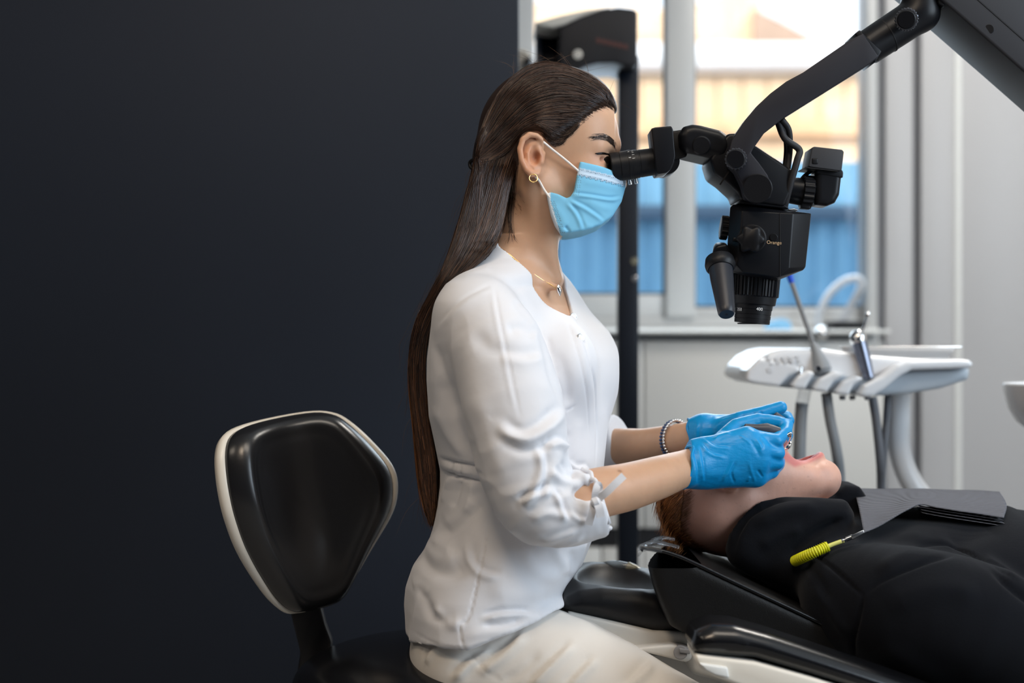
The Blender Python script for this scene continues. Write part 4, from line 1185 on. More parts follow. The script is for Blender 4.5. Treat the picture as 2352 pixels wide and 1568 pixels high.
# moles on the near forearm
for a, b in ((1432, 1117), (1447, 1108), (1423, 1083), (1525, 1118)):
    CS[1] = spot(CS[1], VS[1], P(a, b, -.19), .0028, (0.20, 0.08, 0.04), 1.0)
o_ = np.cumsum([0] + [len(v) for v in VS])
body_d = mesh_np('body', np.vstack(VS), np.vstack([f + k for f, k in zip(FS, o_)]), M['skin'], dent, col=np.vstack(CS))
# eyes
for s in (-1, 1):
    c = P(1381, 367, s * .0335)
    e = lathe('eye', c + [-.0, 0, -.0118], c + [0, 0, .0118], [(t, .0118 * math.sin(math.pi * max(t, .02) if t < .98 else math.pi * .98)) for t in np.linspace(0, 1, 15)], M['eye_white'], dent, 24)
    q = c + np.array([.0072, s * .0080, -.001]); e2 = c + np.array([.0082, s * .0092, -.0012])
    lathe('iris', q, e2, [(0, .0055), (1, .0045)], M['iris'], e, 20)

# ---- strand meshes
def strand_mesh(paths, rad, cols):
    """paths (n,k,3); three-sided tapering tubes"""
    n, k, _ = paths.shape
    T = np.gradient(paths, axis=1); T /= np.linalg.norm(T, axis=2, keepdims=True) + 1e-12
    ref = np.zeros_like(T); ref[..., 1] = 1.0
    U = np.cross(T, ref); U /= np.linalg.norm(U, axis=2, keepdims=True) + 1e-9
    W = np.cross(T, U)
    tp = np.ones(k); tp[-4:] = np.linspace(.9, .25, 4); tp[0] = .6
    r = (rad[:, None] * tp[None, :])[..., None]
    V = np.stack([paths + r * (math.cos(a) * U + math.sin(a) * W) for a in (-PI / 2, PI / 6, 5 * PI / 6)], axis=2)
    idx = np.arange(n * k * 3).reshape(n, k, 3)
    Fq = []
    for j in range(3):
        a, b = idx[:, :-1, j], idx[:, :-1, (j + 1) % 3]; c, d = idx[:, 1:, (j + 1) % 3], idx[:, 1:, j]
        Fq.append(np.stack([a, b, c, d], -1).reshape(-1, 4))
    C = np.repeat(np.repeat(cols[:, None, None, :], k, 1), 3, 2).reshape(-1, 3) if cols.ndim == 2 else np.repeat(cols[:, :, None, :], 3, 2).reshape(-1, 3)
    return V.reshape(-1, 3), np.vstack(Fq), C

def lookup(hy, g, x, z):
    i = np.clip(((x - g.lo[0]) / g.h).round().astype(int), 0, g.n[0] - 1)
    k = np.clip(((z - g.lo[2]) / g.h).round().astype(int), 0, g.n[2] - 1)
    return hy[i, k]

def flow(guides, n, hy, g, side, k=26, jit=3.0, lift=(0.0002, 0.0018), depth=0.0, cut=0.0, fill=0.0, wob=2.5, rng=RNG):
    G = np.array([smooth_path(q, k) for q in guides])               # (m,k,2) pixels
    m = len(G); u = rng.random(n) * (m - 1); i = np.minimum(u.astype(int), m - 2); f = (u - i)[:, None, None]
    Q = G[i] * (1 - f) + G[i + 1] * f
    t = np.linspace(0, 1, k)[None, :]
    ph = rng.random((n, 4)) * 6.28
    Q[..., 0] += jit * rng.normal(size=(n, 1)) + wob * np.sin(3.1 * t + ph[:, :1]) * t + wob * .5 * np.sin(7.3 * t + ph[:, 1:2])
    Q[..., 1] += jit * rng.normal(size=(n, 1)) + wob * np.sin(2.7 * t + ph[:, 2:3]) + wob * .4 * np.sin(8.1 * t + ph[:, 3:4])
    if cut > 0:                                                       # stagger both ends
        a = rng.random(n) * cut; b = 1 - rng.random(n) * cut * .6
        tt = a[:, None] + (b - a)[:, None] * t
        j = np.minimum((tt * (k - 1)).astype(int), k - 2); fr = (tt * (k - 1) - j)[..., None]
        ar = np.arange(n)[:, None]
        Q = Q[ar, j] * (1 - fr) + Q[ar, j + 1] * fr
    x = (Q[..., 0] - 1176) * D0 / FPX; z = CZ - (Q[..., 1] - 784) * D0 / FPX
    y = lookup(hy, g, x, z)
    bad = np.isnan(y)
    y = np.where(bad, fill + .004 * rng.normal(size=(n, 1)), y)
    for _ in range(3): y[:, 1:-1] = (y[:, :-2] + y[:, 1:-1] * 2 + y[:, 2:]) / 4
    y = y + side * (rng.uniform(lift[0], lift[1], (n, 1)))
    # back to true perspective: keep the guide's place on the surface
    return np.stack([x, y, z], -1)

# ---- hair volume
HP = [(1420, 268), (1411, 262), (1394, 250), (1369, 262), (1337, 288), (1305, 310), (1284, 328), (1266, 336), (1252, 328), (1244, 322), (1232, 318), (1208, 318), (1192, 330), (1186, 391), (1174, 430), (1165, 471), (1152, 520), (1100, 540), (1040, 540), (1040, 300), (1100, 90), (1300, 90), (1450, 170)]
gh = Grid(P(935, 1235, 0) + [0, -.12, 0], P(1430, 130, 0) + [0, .12, 0], 0.0026)
gh.ell(P(1255, 294, 0), (S(160), .0805, S(142)), rot=ROT25)
gh.ell(P(1330, 270, 0), (S(84), .066, S(88)), .02)
gh.cone(P(1180, 340, 0), P(1112, 368, 0), S(62), S(20), .03, flat=((0, 1, 0), .85))
hq = np.array(PX(HP, 0))
gh.clip(lambda X, Y, Z: poly_sd(hq, X, Z), .010)
left = [(1112, 300), (1096, 330), (1092, 375), (1085, 407), (1069, 471), (1050, 544), (1032, 600), (1012, 645), (986, 690), (963, 735), (949, 790), (945, 850), (950, 910), (957, 980), (963, 1050), (970, 1110), (978, 1160), (990, 1200), (997, 1212)]
right = [(1001, 1190), (1005, 1130), (1007, 1080), (1003, 1020), (993, 960), (987, 900), (985, 840), (991, 780), (1006, 735), (1032, 690), (1070, 642), (1112, 606), (1140, 572), (1155, 535), (1166, 471), (1175, 430), (1184, 391), (1187, 345)]
lz = [P(0, v, 0)[2] for v in (330, 400, 470, 560, 650, 760, 900, 1050, 1215)][::-1]
lw = [.062, .066, .070, .086, .098, .090, .070, .050, .018][::-1]
gh.poly(PX(left + right, 0), -.1, .1, .012, .012, yfun=lambda X, Y, Z: np.abs(Y) - np.interp(Z, lz, lw))
V, F = gh.mesh(); V = relax(V, F, 3)
hair = mesh_np('hair', V, F, M['hair_base'], dent)
hyn, hyf = gh.near_y(-1), gh.near_y(1)
A = [[(1409, 250), (1396, 215), (1350, 182), (1280, 150), (1225, 150), (1165, 196), (1122, 270), (1100, 345), (1096, 368)],
     [(1400, 250), (1385, 226), (1340, 196), (1285, 176), (1230, 184), (1175, 230), (1130, 295), (1104, 352), (1098, 370)],
     [(1390, 250), (1368, 238), (1325, 222), (1275, 216), (1225, 230), (1175, 272), (1135, 320), (1108, 358), (1099, 373)],
     [(1372, 262), (1345, 256), (1305, 250), (1260, 256), (1215, 272), (1175, 305), (1140, 338), (1112, 364), (1100, 376)],
     [(1342, 284), (1315, 282), (1280, 284), (1245, 288), (1208, 302), (1175, 325), (1145, 348), (1116, 370), (1101, 379)],
     [(1305, 310), (1285, 310), (1260, 308), (1235, 304), (1205, 316), (1178, 338), (1148, 358), (1120, 376), (1102, 382)],
     [(1282, 342), (1268, 336), (1252, 322), (1232, 306), (1206, 306), (1186, 336), (1160, 366), (1126, 382), (1104, 386)]]
A = [q + [(1092 + 3 * i, 402), (1083 + 4 * i, 440), (1068 + 6 * i, 490), (1050 + 8 * i, 548)] for i, q in enumerate(A)]
Bg = [[(1098, 330), (1092, 375), (1083, 420), (1066, 485), (1046, 556), (1024, 620), (990, 688), (962, 745), (949, 810), (948, 880), (955, 960), (961, 1040), (968, 1110), (978, 1165), (992, 1205)],
      [(1130, 352), (1114, 390), (1100, 440), (1082, 510), (1060, 575), (1032, 630), (998, 690), (970, 750), (957, 815), (956, 890), (963, 970), (972, 1045), (980, 1110), (987, 1165), (995, 1212)],
      [(1160, 362), (1140, 410), (1126, 470), (1104, 540), (1078, 595), (1042, 645), (1006, 700), (978, 760), (966, 825), (966, 900), (975, 980), (985, 1050), (992, 1110), (996, 1160), (998, 1210)],
      [(1182, 372), (1168, 415), (1154, 470), (1134, 540), (1100, 598), (1058, 646), (1018, 700), (987, 765), (976, 830), (978, 905), (986, 985), (996, 1055), (1000, 1110), (1001, 1155), (1000, 1200)],
      [(1188, 392), (1174, 436), (1164, 480), (1150, 535), (1124, 588), (1080, 632), (1034, 684), (996, 750), (983, 820), (985, 900), (992, 980), (1001, 1050), (1004, 1105), (1003, 1150), (1000, 1195)]]
for q in Bg: pass
def hcols(n, lo, hi, rng=RNG):
    f = rng.random((n, 1)) ** 1.6
    return np.array(lo) * (1 - f) + np.array(hi) * f
def grad_cols(paths, rng=RNG):
    n, k, _ = paths.shape
    f = (rng.random((n, 1)) ** 1.5)
    t = np.clip((0.95 - paths[..., 2]) / 0.30, 0, 1)[..., None]
    a = np.array((.012, .007, .005)); b = np.array((.075, .038, .022)); c = np.array((.080, .030, .012)); d = np.array((.30, .13, .052))
    lo = a * (1 - t) + c * t; hi = b * (1 - t) + d * t
    return lo * (1 - f[..., None]) + hi * f[..., None]
parts_ = []
def streak(v):
    w = np.sin(v * 930) + np.sin(v * 2170 + 1.3) + .8 * np.sin(v * 410 + .4)
    return np.clip(1 + .42 * w, .3, 2.2)
for side, hy in ((-1, hyn), (1, hyf)):
    nA, nB = (3600, 3400) if side < 0 else (1100, 1200)
    p = flow(A, nA, hy, gh, side, k=30, cut=.30, jit=1.6, wob=1.6, lift=(.0004, .0032)); parts_.append((p, RNG.uniform(.00022, .00050, nA), hcols(nA, (.012, .007, .006), (.060, .032, .020)) * streak(p[:, 9, 2] + .3 * p[:, 9, 0])[:, None]))
    p = flow(Bg, nB, hy, gh, side, k=34, cut=.28, jit=3.0, wob=4.0, lift=(-.0004, .0022)); parts_.append((p, RNG.uniform(.00025, .0006, nB), grad_cols(p) * streak(p[:, 14, 0] * 1.3)[:, None, None]))
# wisps in front of the ear's nape and loose hairs around the outline
W1 = [[(1178, 400), (1172, 450), (1168, 500), (1180, 535), (1192, 556)], [(1184, 395), (1180, 450), (1176, 505), (1170, 540), (1160, 566)]]
p = flow(W1, 24, hy_head, headF, -1, jit=3, wob=3, lift=(.0005, .004)); parts_.append((p, RNG.uniform(.00012, .0002, 24), hcols(24, (.02, .011, .008), (.06, .03, .018))))
W2 = [[(1178, 430), (1184, 445), (1192, 462), (1202, 480)], [(1172, 470), (1178, 485), (1186, 498), (1196, 512)]]
p = flow(W2, 26, hy_head, headF, -1, jit=4, wob=1, lift=(.0002, .0006)); parts_.append((p, RNG.uniform(.00008, .00013, 26), hcols(26, (.05, .026, .016), (.10, .05, .03))))
# fine hairs that start on the skin along the hairline and run back into the hair
HL = [[(1411, 264), (1396, 250), (1370, 236)], [(1396, 256), (1380, 248), (1352, 236)], [(1372, 268), (1356, 262), (1326, 252)], [(1342, 294), (1326, 288), (1296, 278)], [(1312, 318), (1298, 308), (1270, 296)],
      [(1292, 344), (1282, 330), (1258, 308)], [(1270, 354), (1262, 338), (1242, 312)]]
one_surface = lookup
def lookup(hy, g, x, z):
    if hy is None: return np.fmin(one_surface(hy_head, headF, x, z), one_surface(hyn, gh, x, z))
    return one_surface(hy, g, x, z)
p = flow(HL, 900, None, None, -1, k=12, jit=2.2, wob=1.0, lift=(.0002, .0012), cut=.3); parts_.append((p, RNG.uniform(.0001, .0002, 900), hcols(900, (.02, .011, .008), (.075, .040, .024))))
W3 = [[(1282, 340), (1270, 346), (1258, 336), (1246, 322)], [(1296, 330), (1284, 340), (1268, 336), (1250, 322)], [(1330, 298), (1305, 318), (1284, 322), (1256, 316)]]
p = flow(W3, 260, hy_head, headF, -1, jit=3, wob=2, lift=(.0005, .003)); parts_.append((p, RNG.uniform(.00015, .0003, 260), hcols(260, (.02, .011, .008), (.07, .04, .025))))
# eyebrow
BR = [[(1340, 334), (1362, 327), (1385, 324), (1402, 331), (1411, 342)], [(1348, 336), (1368, 331), (1388, 331), (1402, 340), (1409, 350)]]
p = flow(BR, 420, hy_head, headF, -1, k=26, jit=2.0, wob=.8, lift=(.0002, .0012), cut=.72); parts_.append((p, RNG.uniform(.00010, .00019, 420), hcols(420, (.012, .008, .006), (.05, .03, .02))))
# lashes
LA = [[(1362, 365), (1380, 362), (1396, 361), (1404, 359)], [(1366, 366), (1384, 364), (1398, 364), (1406, 363)]]
p = flow(LA, 60, hy_head, headF, -1, jit=.5, wob=.4, lift=(.0004, .0022)); parts_.append((p, RNG.uniform(.00018, .0003, 60), hcols(60, (.006, .004, .003), (.012, .008, .006))))
fl = []
for _ in range(120):
    if RNG.random() < .4:
        x0, y0 = [(1180, 165), (1225, 150), (1273, 152), (1310, 165), (1350, 190), (1395, 225)][RNG.integers(6)]
        d = RNG.normal(size=2) * (28, 10) + (0, -14)
        L = 1.0 + RNG.random()
        q = [(x0, y0 + 4), (x0 + d[0] * .5, y0 + d[1] * .6), (x0 + d[0] * L, y0 + d[1] * L + RNG.normal() * 6)]
    else:
        i = RNG.integers(3, len(left) - 2); x0, y0 = left[i]
        dx = -abs(RNG.normal()) * 22 - 4
        q = [(x0 + 4, y0 - 40), (x0 + dx * .6, y0), (x0 + dx + RNG.normal() * 10, y0 + 45 + RNG.random() * 30)]
    yy = RNG.normal() * .03
    P3 = np.array([P(a, b, 0) for a, b in q]); P3[:, 1] += yy
    fl.append(smooth_path(P3, 12))
fl = np.array(fl)
parts_.append((fl, RNG.uniform(.00011, .00017, len(fl)), hcols(len(fl), (.05, .028, .018), (.16, .09, .05))))
SV, SF, SC = [], [], []; off = 0
for p, r, c in parts_:
    V, F, C = strand_mesh(p, r, c); SV.append(V); SF.append(F + off); SC.append(C); off += len(V)
tag(mesh_np('hair_strands', np.vstack(SV), np.vstack(SF), M['hair'], hair, col=np.vstack(SC)), kind='stuff')
# black hair clip
cl = tube('hair_clip', [P(1112, 392, -.035), P(1104, 376, -.03), P(1092, 366, -.02), P(1080, 372, -.01), P(1081, 384, -.01), P(1092, 388, -.015), P(1098, 380, -.02), P(1090, 374, -.02)], S(4.2), M['rubber'], dent, n=10)
tube('clip_arm', [P(1106, 352, -.045), P(1104, 372, -.05), P(1112, 394, -.05)], S(3.2), M['rubber'], cl)

# ---- mask
mq = [(1327, 384), (1380, 394), (1437, 411), (1435, 432), (1424, 468), (1402, 503), (1372, 525), (1338, 537), (1305, 543), (1286, 543), (1272, 525), (1262, 500), (1252, 456), (1262, 453), (1278, 457), (1297, 466), (1306, 462), (1314, 449), (1320, 415)]
g = Grid(P(1240, 560, 0) + [0, -.09, 0], P(1450, 375, 0) + [0, .09, 0], 0.0013)
mx0, ma = P(1262, 0, 0)[0], S(176)
def mask_y(X, Y, Z):
    b = 0.068 * np.sqrt(np.clip(1 - (np.maximum(X - mx0, 0) / ma) ** 2.4, 0.0, 1)) + 0.004
    return np.abs(Y) - b
g.poly(PX(mq, 0), -.08, .08, .003, 0, yfun=mask_y)
V, F = g.mesh(); V = relax(V, F, 3); N_ = vnormals(V, F)
V = folds(V, N_, [([(1314, 450), (1350, 453), (1400, 458), (1428, 452)], 2.2, 4, .7), ([(1306, 464), (1340, 480), (1372, 500), (1385, 510)], 2.0, 5, .7), ([(1300, 468), (1322, 495), (1336, 530)], 1.8, 5, .8),
                  ([(1327, 400), (1380, 409), (1434, 421)], 0.9, 3, .6), ([(1335, 418), (1380, 424), (1430, 432)], .8, 8), ([(1297, 520), (1308, 536)], -2.5, 4), ([(1268, 470), (1290, 500), (1296, 525)], 1.2, 10),
                  ([(1345, 460), (1380, 475), (1410, 480)], 1.0, 8), ([(1330, 500), (1350, 520), (1365, 524)], 1.0, 8)], -.06)
def pxof(V, y): 
    d = D0 + y
    return V[:, 0] * FPX / d + 1176, 784 - (V[:, 2] - CZ) * FPX / d
a_, b_ = pxof(V, V[:, 1])
C = np.tile(np.array((.20, .52, .75)), (len(V), 1))
topl = 384 + (a_ - 1327) * .235
st_ = np.clip(1 - np.abs(b_ - topl - 9) / 9, 0, 1)[:, None] > .02
C = np.where(st_, np.array((.52, .66, .80)), C)
edge = (a_ < 1264 + np.maximum(b_ - 456, 0) * .28)[:, None]
C = np.where(edge, np.array((.66, .76, .84)), C)
# stitched weld dots
for k in range(26):
    for dy in (4, 16, 19.5):
        qx = 1331 + k * 4.1; qy = 384 + (qx - 1327) * .235 + dy
        C[(np.hypot(a_ - qx, b_ - qy) < 1.1)] = (.10, .18, .28)
for k in range(17):
    for dx in (7, 11, 15):
        qy = 462 + k * 4.5; qx = 1258 + (qy - 456) * .32 + dx - 2
        C[(np.hypot(a_ - qx, b_ - qy) < 1.0)] = (.14, .26, .36)
for k in range(12):
    for dx in (0, 5, 10):
        C[(np.hypot(a_ - (1325 - k * .6 + dx), b_ - (408 + k * 3.6)) < .9)] = (.14, .30, .42)
msk = mesh_np('face_mask', V, F, M['mask'], dent, col=C)
for s in (-1, 1):
    tube('ear_loop', [P(1329, 393, s * .0665), P(1300, 368, s * .071), P(1266, 341, s * .077), P(1246, 325, s * .082), P(1225, 318, s * .076)], .0016, M['elastic'], msk, samples=24)
    tube('ear_loop', [P(1264, 455, s * .0705), P(1250, 436, s * .0715), P(1236, 412, s * .074), P(1218, 395, s * .075)], .0016, M['elastic'], msk, samples=24)
# earring, necklace
g0 = P(1225, 409, -.105)
tube('earring', [g0 + [S(9) * math.cos(a), .002 * math.sin(a), S(9) * math.sin(a)] for a in np.linspace(0, 2 * PI, 13)[:-1]], .0008, M['gold'], dent, n=8, closed=True, samples=36)

# ---- tunic
g = Grid(P(915, 1512, 0) + [0, -.30, 0], P(1460, 545, 0) + [0.02, .29, 0], 0.0027)
g.put(torso(0.0), T_LO, T_HI, 0, m=.006)
for s in (-1, 1): g.ell(P(1328 + 20 * s, 842, s * .07), (S(60), .062, S(82)), .05)
# pelvis drape: lower edge of the tunic, rising towards the front
hem = [P(930, 1466, -.06), P(1000, 1478, -.15), P(1075, 1489, -.18), P(1200, 1450, -.20), P(1280, 1424, -.20), P(1335, 1412, -.18), P(1440, 1380, -.15)]
hx = [q[0] for q in hem]; hz = [q[2] for q in hem]
near_arm = [P(1108, 730, -.135), P(1143, 800, -.165), P(1176, 920, -.185), P(1200, 1050, -.20), P(1232, 1148, -.205), P(1290, 1168, -.197), P(1352, 1158, -.19), P(1400, 1150, -.18)]
g.chain(near_arm, [.050, .060, .064, .060, .052, .0475, .0435, .043], .022, sm=4)
far_arm = [P(1180, 735, .14), P(1200, 800, .175), P(1262, 930, .20), P(1330, 1050, .22), P(1385, 1030, .205), P(1450, 1010, .185)]
g.chain(far_arm, [.050, .058, .056, .050, .047, .045], .022, sm=4)
# skirt of the tunic over the thighs
for s in (-1, 1): g.cone(P(1122, 1488, 0) * [1, 0, 1] + [0, s * .09, 0], P(1285, 1556, -.1) * [1, 0, 1] + [0, s * .118, 0], .101, .0965, .02)
# shoulder caps
for s in (-1, 1): g.ell(P(1116 + 18 * s, 722, s * .128), (S(74), .050, S(56)), .024)
# cut the cuffs square to the forearms
def plane_cut(px, py, y, n, xmin):
    q = P(px, py, y); n = np.array(n, float); n /= np.linalg.norm(n)
    return q, n
qa, na = plane_cut(1366, 1150, -.19, (0.93, .25, .32), 0)
qb, nb = plane_cut(1434, 1012, .2, (0.86, -.42, .30), 0)
def cuffs(X, Y, Z):
    da = (X - qa[0]) * na[0] + (Y - qa[1]) * na[1] + (Z - qa[2]) * na[2]
    db = (X - qb[0]) * nb[0] + (Y - qb[1]) * nb[1] + (Z - qb[2]) * nb[2]
    lo = np.where((Y < -.12) & (Z < P(0, 1020, -.2)[2]), da, -1.0)
    hi = np.where((Y > .10) & (Z < P(0, 925, .2)[2]), db, -1.0)
    hm = np.where(np.abs(Y) < .16 + .2 * (Z < hz[0] + .12), np.interp(X, hx, hz) - Z, -1.0)
    return np.maximum(np.maximum(lo, hi), hm)
g.clip(cuffs, .004)
# neck opening
nc = P(1217, 640, 0); ncu = np.array([math.cos(.30), -math.sin(.30)])
def neck(X, Y, Z):
    dx, dy = X - nc[0], Y - nc[1]
    u = dx * ncu[0] + dy * ncu[1]; v = -dx * ncu[1] + dy * ncu[0]
    c = (np.sqrt((u / .059) ** 2 + (v / .061) ** 2) - 1) * .06
    return -smin(-c, -((P(0, 712, -.05)[2] - Z) * .8 + (nc[0] + .03 - X) * .35 + 0 * c), .012)
g.put(neck, nc - [.1, .1, .09], nc + [.1, .1, .09], .003, 'sub')
# slit of the near cuff
sl = [P(1308, 1137, -.236), P(1330, 1132, -.232), P(1352, 1128, -.228), P(1380, 1125, -.226)]
g.chain(sl, [.0015, .011, .0155, .016], .003, op='sub')
V, F = g.mesh(); V = relax(V, F, 2); N_ = vnormals(V, F)
TF = [
    ([(1128, 655), (1140, 730), (1156, 810), (1172, 890), (1186, 950)], 0.8, 5), ([(1136, 655), (1149, 730), (1165, 810), (1181, 890), (1195, 950)], -1.1, 3),
    ([(1010, 745), (1040, 712), (1080, 680), (1130, 656)], -1.2, 4), ([(1012, 756), (1046, 722), (1086, 690), (1132, 668)], 1.0, 7),
    ([(1145, 962), (1172, 985), (1205, 992), (1245, 975), (1294, 936)], 6.5, 13, .6), ([(1150, 990), (1195, 1014), (1235, 1012), (1262, 990)], -5, 12),
    ([(1250, 1010), (1275, 1004), (1300, 1018)], 6, 9, .5), ([(1229, 1010), (1238, 1050), (1228, 1090), (1210, 1122)], 5.5, 9, .6),
    ([(1198, 1132), (1212, 1120), (1245, 1106), (1262, 1102)], 6, 9, .8), ([(1262, 1102), (1276, 1130), (1288, 1165)], 4, 6, .7),
    ([(1255, 1060), (1290, 1085), (1320, 1092)], 4.5, 9, .5), ([(1300, 1060), (1322, 1078), (1350, 1082)], 4, 7, .5), ([(1280, 1040), (1300, 1062), (1312, 1090)], -4, 7),
    ([(1215, 1165), (1255, 1150), (1300, 1165)], 3, 10, .4), ([(1235, 1215), (1275, 1205), (1320, 1190)], 2.6, 8, .5), ([(1262, 1235), (1300, 1222), (1330, 1205)], 2.2, 6, .4),
    ([(1298, 1150), (1318, 1165), (1345, 1172)], 2.5, 5, .5), ([(1330, 1080), (1345, 1100), (1352, 1112)], 2.2, 4, .5), ([(1345, 1075), (1358, 1095), (1362, 1110)], 2.2, 4, .5),
    ([(1090, 760), (1130, 800), (1185, 815), (1240, 812)], -2.5, 18), ([(1150, 820), (1200, 828), (1246, 822)], 3.2, 13, .5), ([(1165, 760), (1200, 752), (1232, 770)], -4, 14),
    ([(1060, 760), (1085, 860), (1110, 960)], 2.2, 26), ([(1100, 900), (1130, 1000), (1160, 1090)], 2.5, 22),
    ([(1005, 790), (1022, 860), (1052, 960)], -4, 11, -.4), ([(1008, 860), (1045, 960), (1090, 1050)], -5, 13, -.4), ([(995, 930), (1030, 1000), (1070, 1050)], 3, 12),
    ([(1006, 1057), (1040, 1062), (1075, 1066), (1112, 1072)], -4.0, 4), ([(1008, 1086), (1050, 1096), (1080, 1099), (1118, 1108)], -4.2, 4), ([(1008, 1072), (1050, 1080), (1112, 1090)], 3.0, 8),
    ([(1034, 1062), (1040, 1078), (1036, 1096)], -1.6, 4), ([(1056, 1066), (1060, 1080), (1058, 1098)], -1.8, 4), ([(1082, 1068), (1085, 1084), (1084, 1102)], -1.6, 4),
    ([(1030, 1098), (1022, 1130), (1008, 1165)], 3, 7), ([(1058, 1102), (1050, 1135), (1035, 1170)], -3.2, 8), ([(1085, 1105), (1080, 1140), (1068, 1180)], 3, 9),
    ([(998, 1236), (1040, 1215), (1085, 1175), (1120, 1140)], -6.5, 15, -.5), ([(1010, 1215), (1055, 1180), (1095, 1140)], 4, 14),
    ([(945, 1285), (990, 1305), (1040, 1305), (1075, 1280)], -7, 16, .5), ([(960, 1262), (1000, 1255), (1050, 1265)], 6, 18), ([(1075, 1240), (1080, 1280), (1108, 1305), (1150, 1312)], 4, 9, .6),
    ([(965, 1330), (978, 1370), (1000, 1400), (1050, 1405)], -4.5, 14), ([(995, 1380), (1040, 1410), (1070, 1405)], 3.5, 12), ([(940, 1350), (965, 1345), (985, 1360)], 3, 12),
    ([(1112, 1400), (1150, 1392), (1190, 1393), (1225, 1400)], 4, 7, .9), ([(1110, 1412), (1160, 1412), (1200, 1404)], -4, 7), ([(1060, 1440), (1110, 1428), (1180, 1420), (1260, 1395)], 2.5, 12),
    ([(1145, 1150), (1122, 1210), (1104, 1290), (1080, 1395), (1062, 1412), (1066, 1450), (1078, 1486)], -1.8, 2.4),
    ([(945, 1450), (1000, 1458), (1062, 1462), (1110, 1452), (1180, 1426), (1240, 1402)], -1.1, 2.2),
    ([(1328, 706), (1340, 760), (1356, 830), (1372, 900), (1378, 1000), (1372, 1080)], -1.7, 2.6), ([(1302, 708), (1316, 770), (1336, 850), (1352, 930), (1358, 1020)], -1.2, 2.2), ([(1316, 712), (1328, 760), (1346, 840), (1362, 920)], 1.4, 7),
    ([(1240, 745), (1250, 800), (1262, 860), (1285, 915)], -4, 9), ([(1256, 760), (1268, 820), (1280, 870)], -3, 8), ([(1272, 800), (1296, 860), (1306, 930)], -2.5, 14), ([(1298, 942), (1312, 938), (1322, 930)], -1.3, 2),
    ([(1330, 960), (1325, 1030), (1318, 1080)], 2.2, 14), ([(1300, 990), (1308, 1040), (1318, 1070)], -2.5, 12), ([(1345, 1240), (1335, 1290), (1305, 1330)], 3, 10), ([(1310, 1260), (1318, 1300), (1300, 1340)], -4, 9), ([(1270, 1250), (1290, 1290), (1300, 1320)], 3.5, 12),
    ([(1200, 1250), (1225, 1290), (1250, 1310), (1290, 1320)], 2.5, 16), ([(1120, 1330), (1180, 1350), (1250, 1350)], 2, 20),
    ([(1060, 640), (1090, 625), (1130, 612)], 1.2, 8), ([(1190, 660), (1215, 700), (1240, 735)], 2.4, 16), ([(1180, 690), (1205, 720), (1225, 745)], -2.4, 10),
]
V = folds(V, N_, TF, -.12)
def crease(V, dirv, stretch, scale, seed):
    d = np.asarray(dirv, float); d /= np.linalg.norm(d)
    q = V + d * ((V @ d) * (1 / stretch - 1))[:, None]
    return 1 - 2 * np.abs(noise3(q, scale, seed, 2))
zr = V[:, 2]
arm_w = np.exp(-((V[:, 1] + .2) / .05) ** 2)
elb = np.exp(-np.linalg.norm((V - P(1255, 1110, -.21)) / [.09, .08, .075], axis=1) ** 2)
V = V + N_ * (0.0026 * elb * crease(V, (0.8, 0, .55), 3.0, 85, 21) + 0.0012 * arm_w * crease(V, (0.3, 0, -1), 3.0, 46, 22)
              + 0.0022 * np.exp(-((zr - .60) / .12) ** 2) * (1 - arm_w) * crease(V, (0.75, 0, .66), 2.6, 38, 23) + 0.0008 * noise3(V, 42, 3, 2))[:, None]
tun = mesh_np('tunic', V, F, M['cotton'], dent)
hyt = g.near_y(-1)
def on_tunic(px, py, y0=-.05, lift=.001):
    """point on the near side of the tunic shown at a pixel"""
    y = y0
    for _ in range(12):
        q = P(px, py, y); v = lookup(hyt, g, np.array([q[0]]), np.array([q[2]]))[0]
        if np.isnan(v): break
        y = .5 * y + .5 * v
    return P(px, py, y - lift)
for a, b in ((1316, 728), (1333, 776)):
    q = on_tunic(a, b, -.06, .0005); n = np.array([.35, -.9, .15]); n /= np.linalg.norm(n)
    bt_ = lathe('snap_button', q, q + n * .0022, [(0, .0058), (.5, .0058), (.8, .0052), (.85, .0040), (1, .0036)], M['steel'], tun, 28)
    lathe('snap_stud', q + n * .0018, q + n * .0030, [(0, .0022), (1, .0016)], M['gold'], bt_, 16)
# bow of the near cuff
def ribbon(name, pts, w, m, parent, th=.0009):
    path = smooth_path(pts, 20); T = np.gradient(path, axis=0); T /= np.linalg.norm(T, axis=1)[:, None]
    nn = np.array([0.1, -1.0, 0.1]); U = np.cross(T, nn); U /= np.linalg.norm(U, axis=1)[:, None]; Nn = np.cross(U, T)
    V = np.stack([path - U * w / 2 - Nn * th, path + U * w / 2 - Nn * th, path + U * w / 2 + Nn * th, path - U * w / 2 + Nn * th], 1).reshape(-1, 3)
    F = [(4 * i + k, 4 * i + (k + 1) % 4, 4 * i + 4 + (k + 1) % 4, 4 * i + 4 + k) for i in range(len(path) - 1) for k in range(4)] + [(0, 1, 2, 3), tuple(4 * (len(path) - 1) + k for k in range(4))]
    return mesh_np(name, V, F, m, parent, smooth=False)
yb = -.2475
tie = ribbon('cuff_tie', [P(1366, 1150, yb), P(1390, 1133, yb - .008), P(1412, 1112, yb - .010), P(1433, 1092, yb - .008)], S(17, yb), M['cotton'], tun)
ribbon('tie_loop', [P(1366, 1152, yb), P(1368, 1130, yb - .006), P(1373, 1113, yb - .004), P(1377, 1122, yb + .003), P(1372, 1148, yb)], S(16, yb), M['cotton'], tie)
ribbon('tie_tail', [P(1370, 1152, yb - .004), P(1376, 1165, yb - .006), P(1380, 1187, yb - .003)], S(19, yb), M['cotton'], tie)
ribbon('tie_tail', [P(1364, 1155, yb), P(1360, 1175, yb - .002), P(1352, 1205, yb + .004)], S(17, yb), M['cotton'], tie)
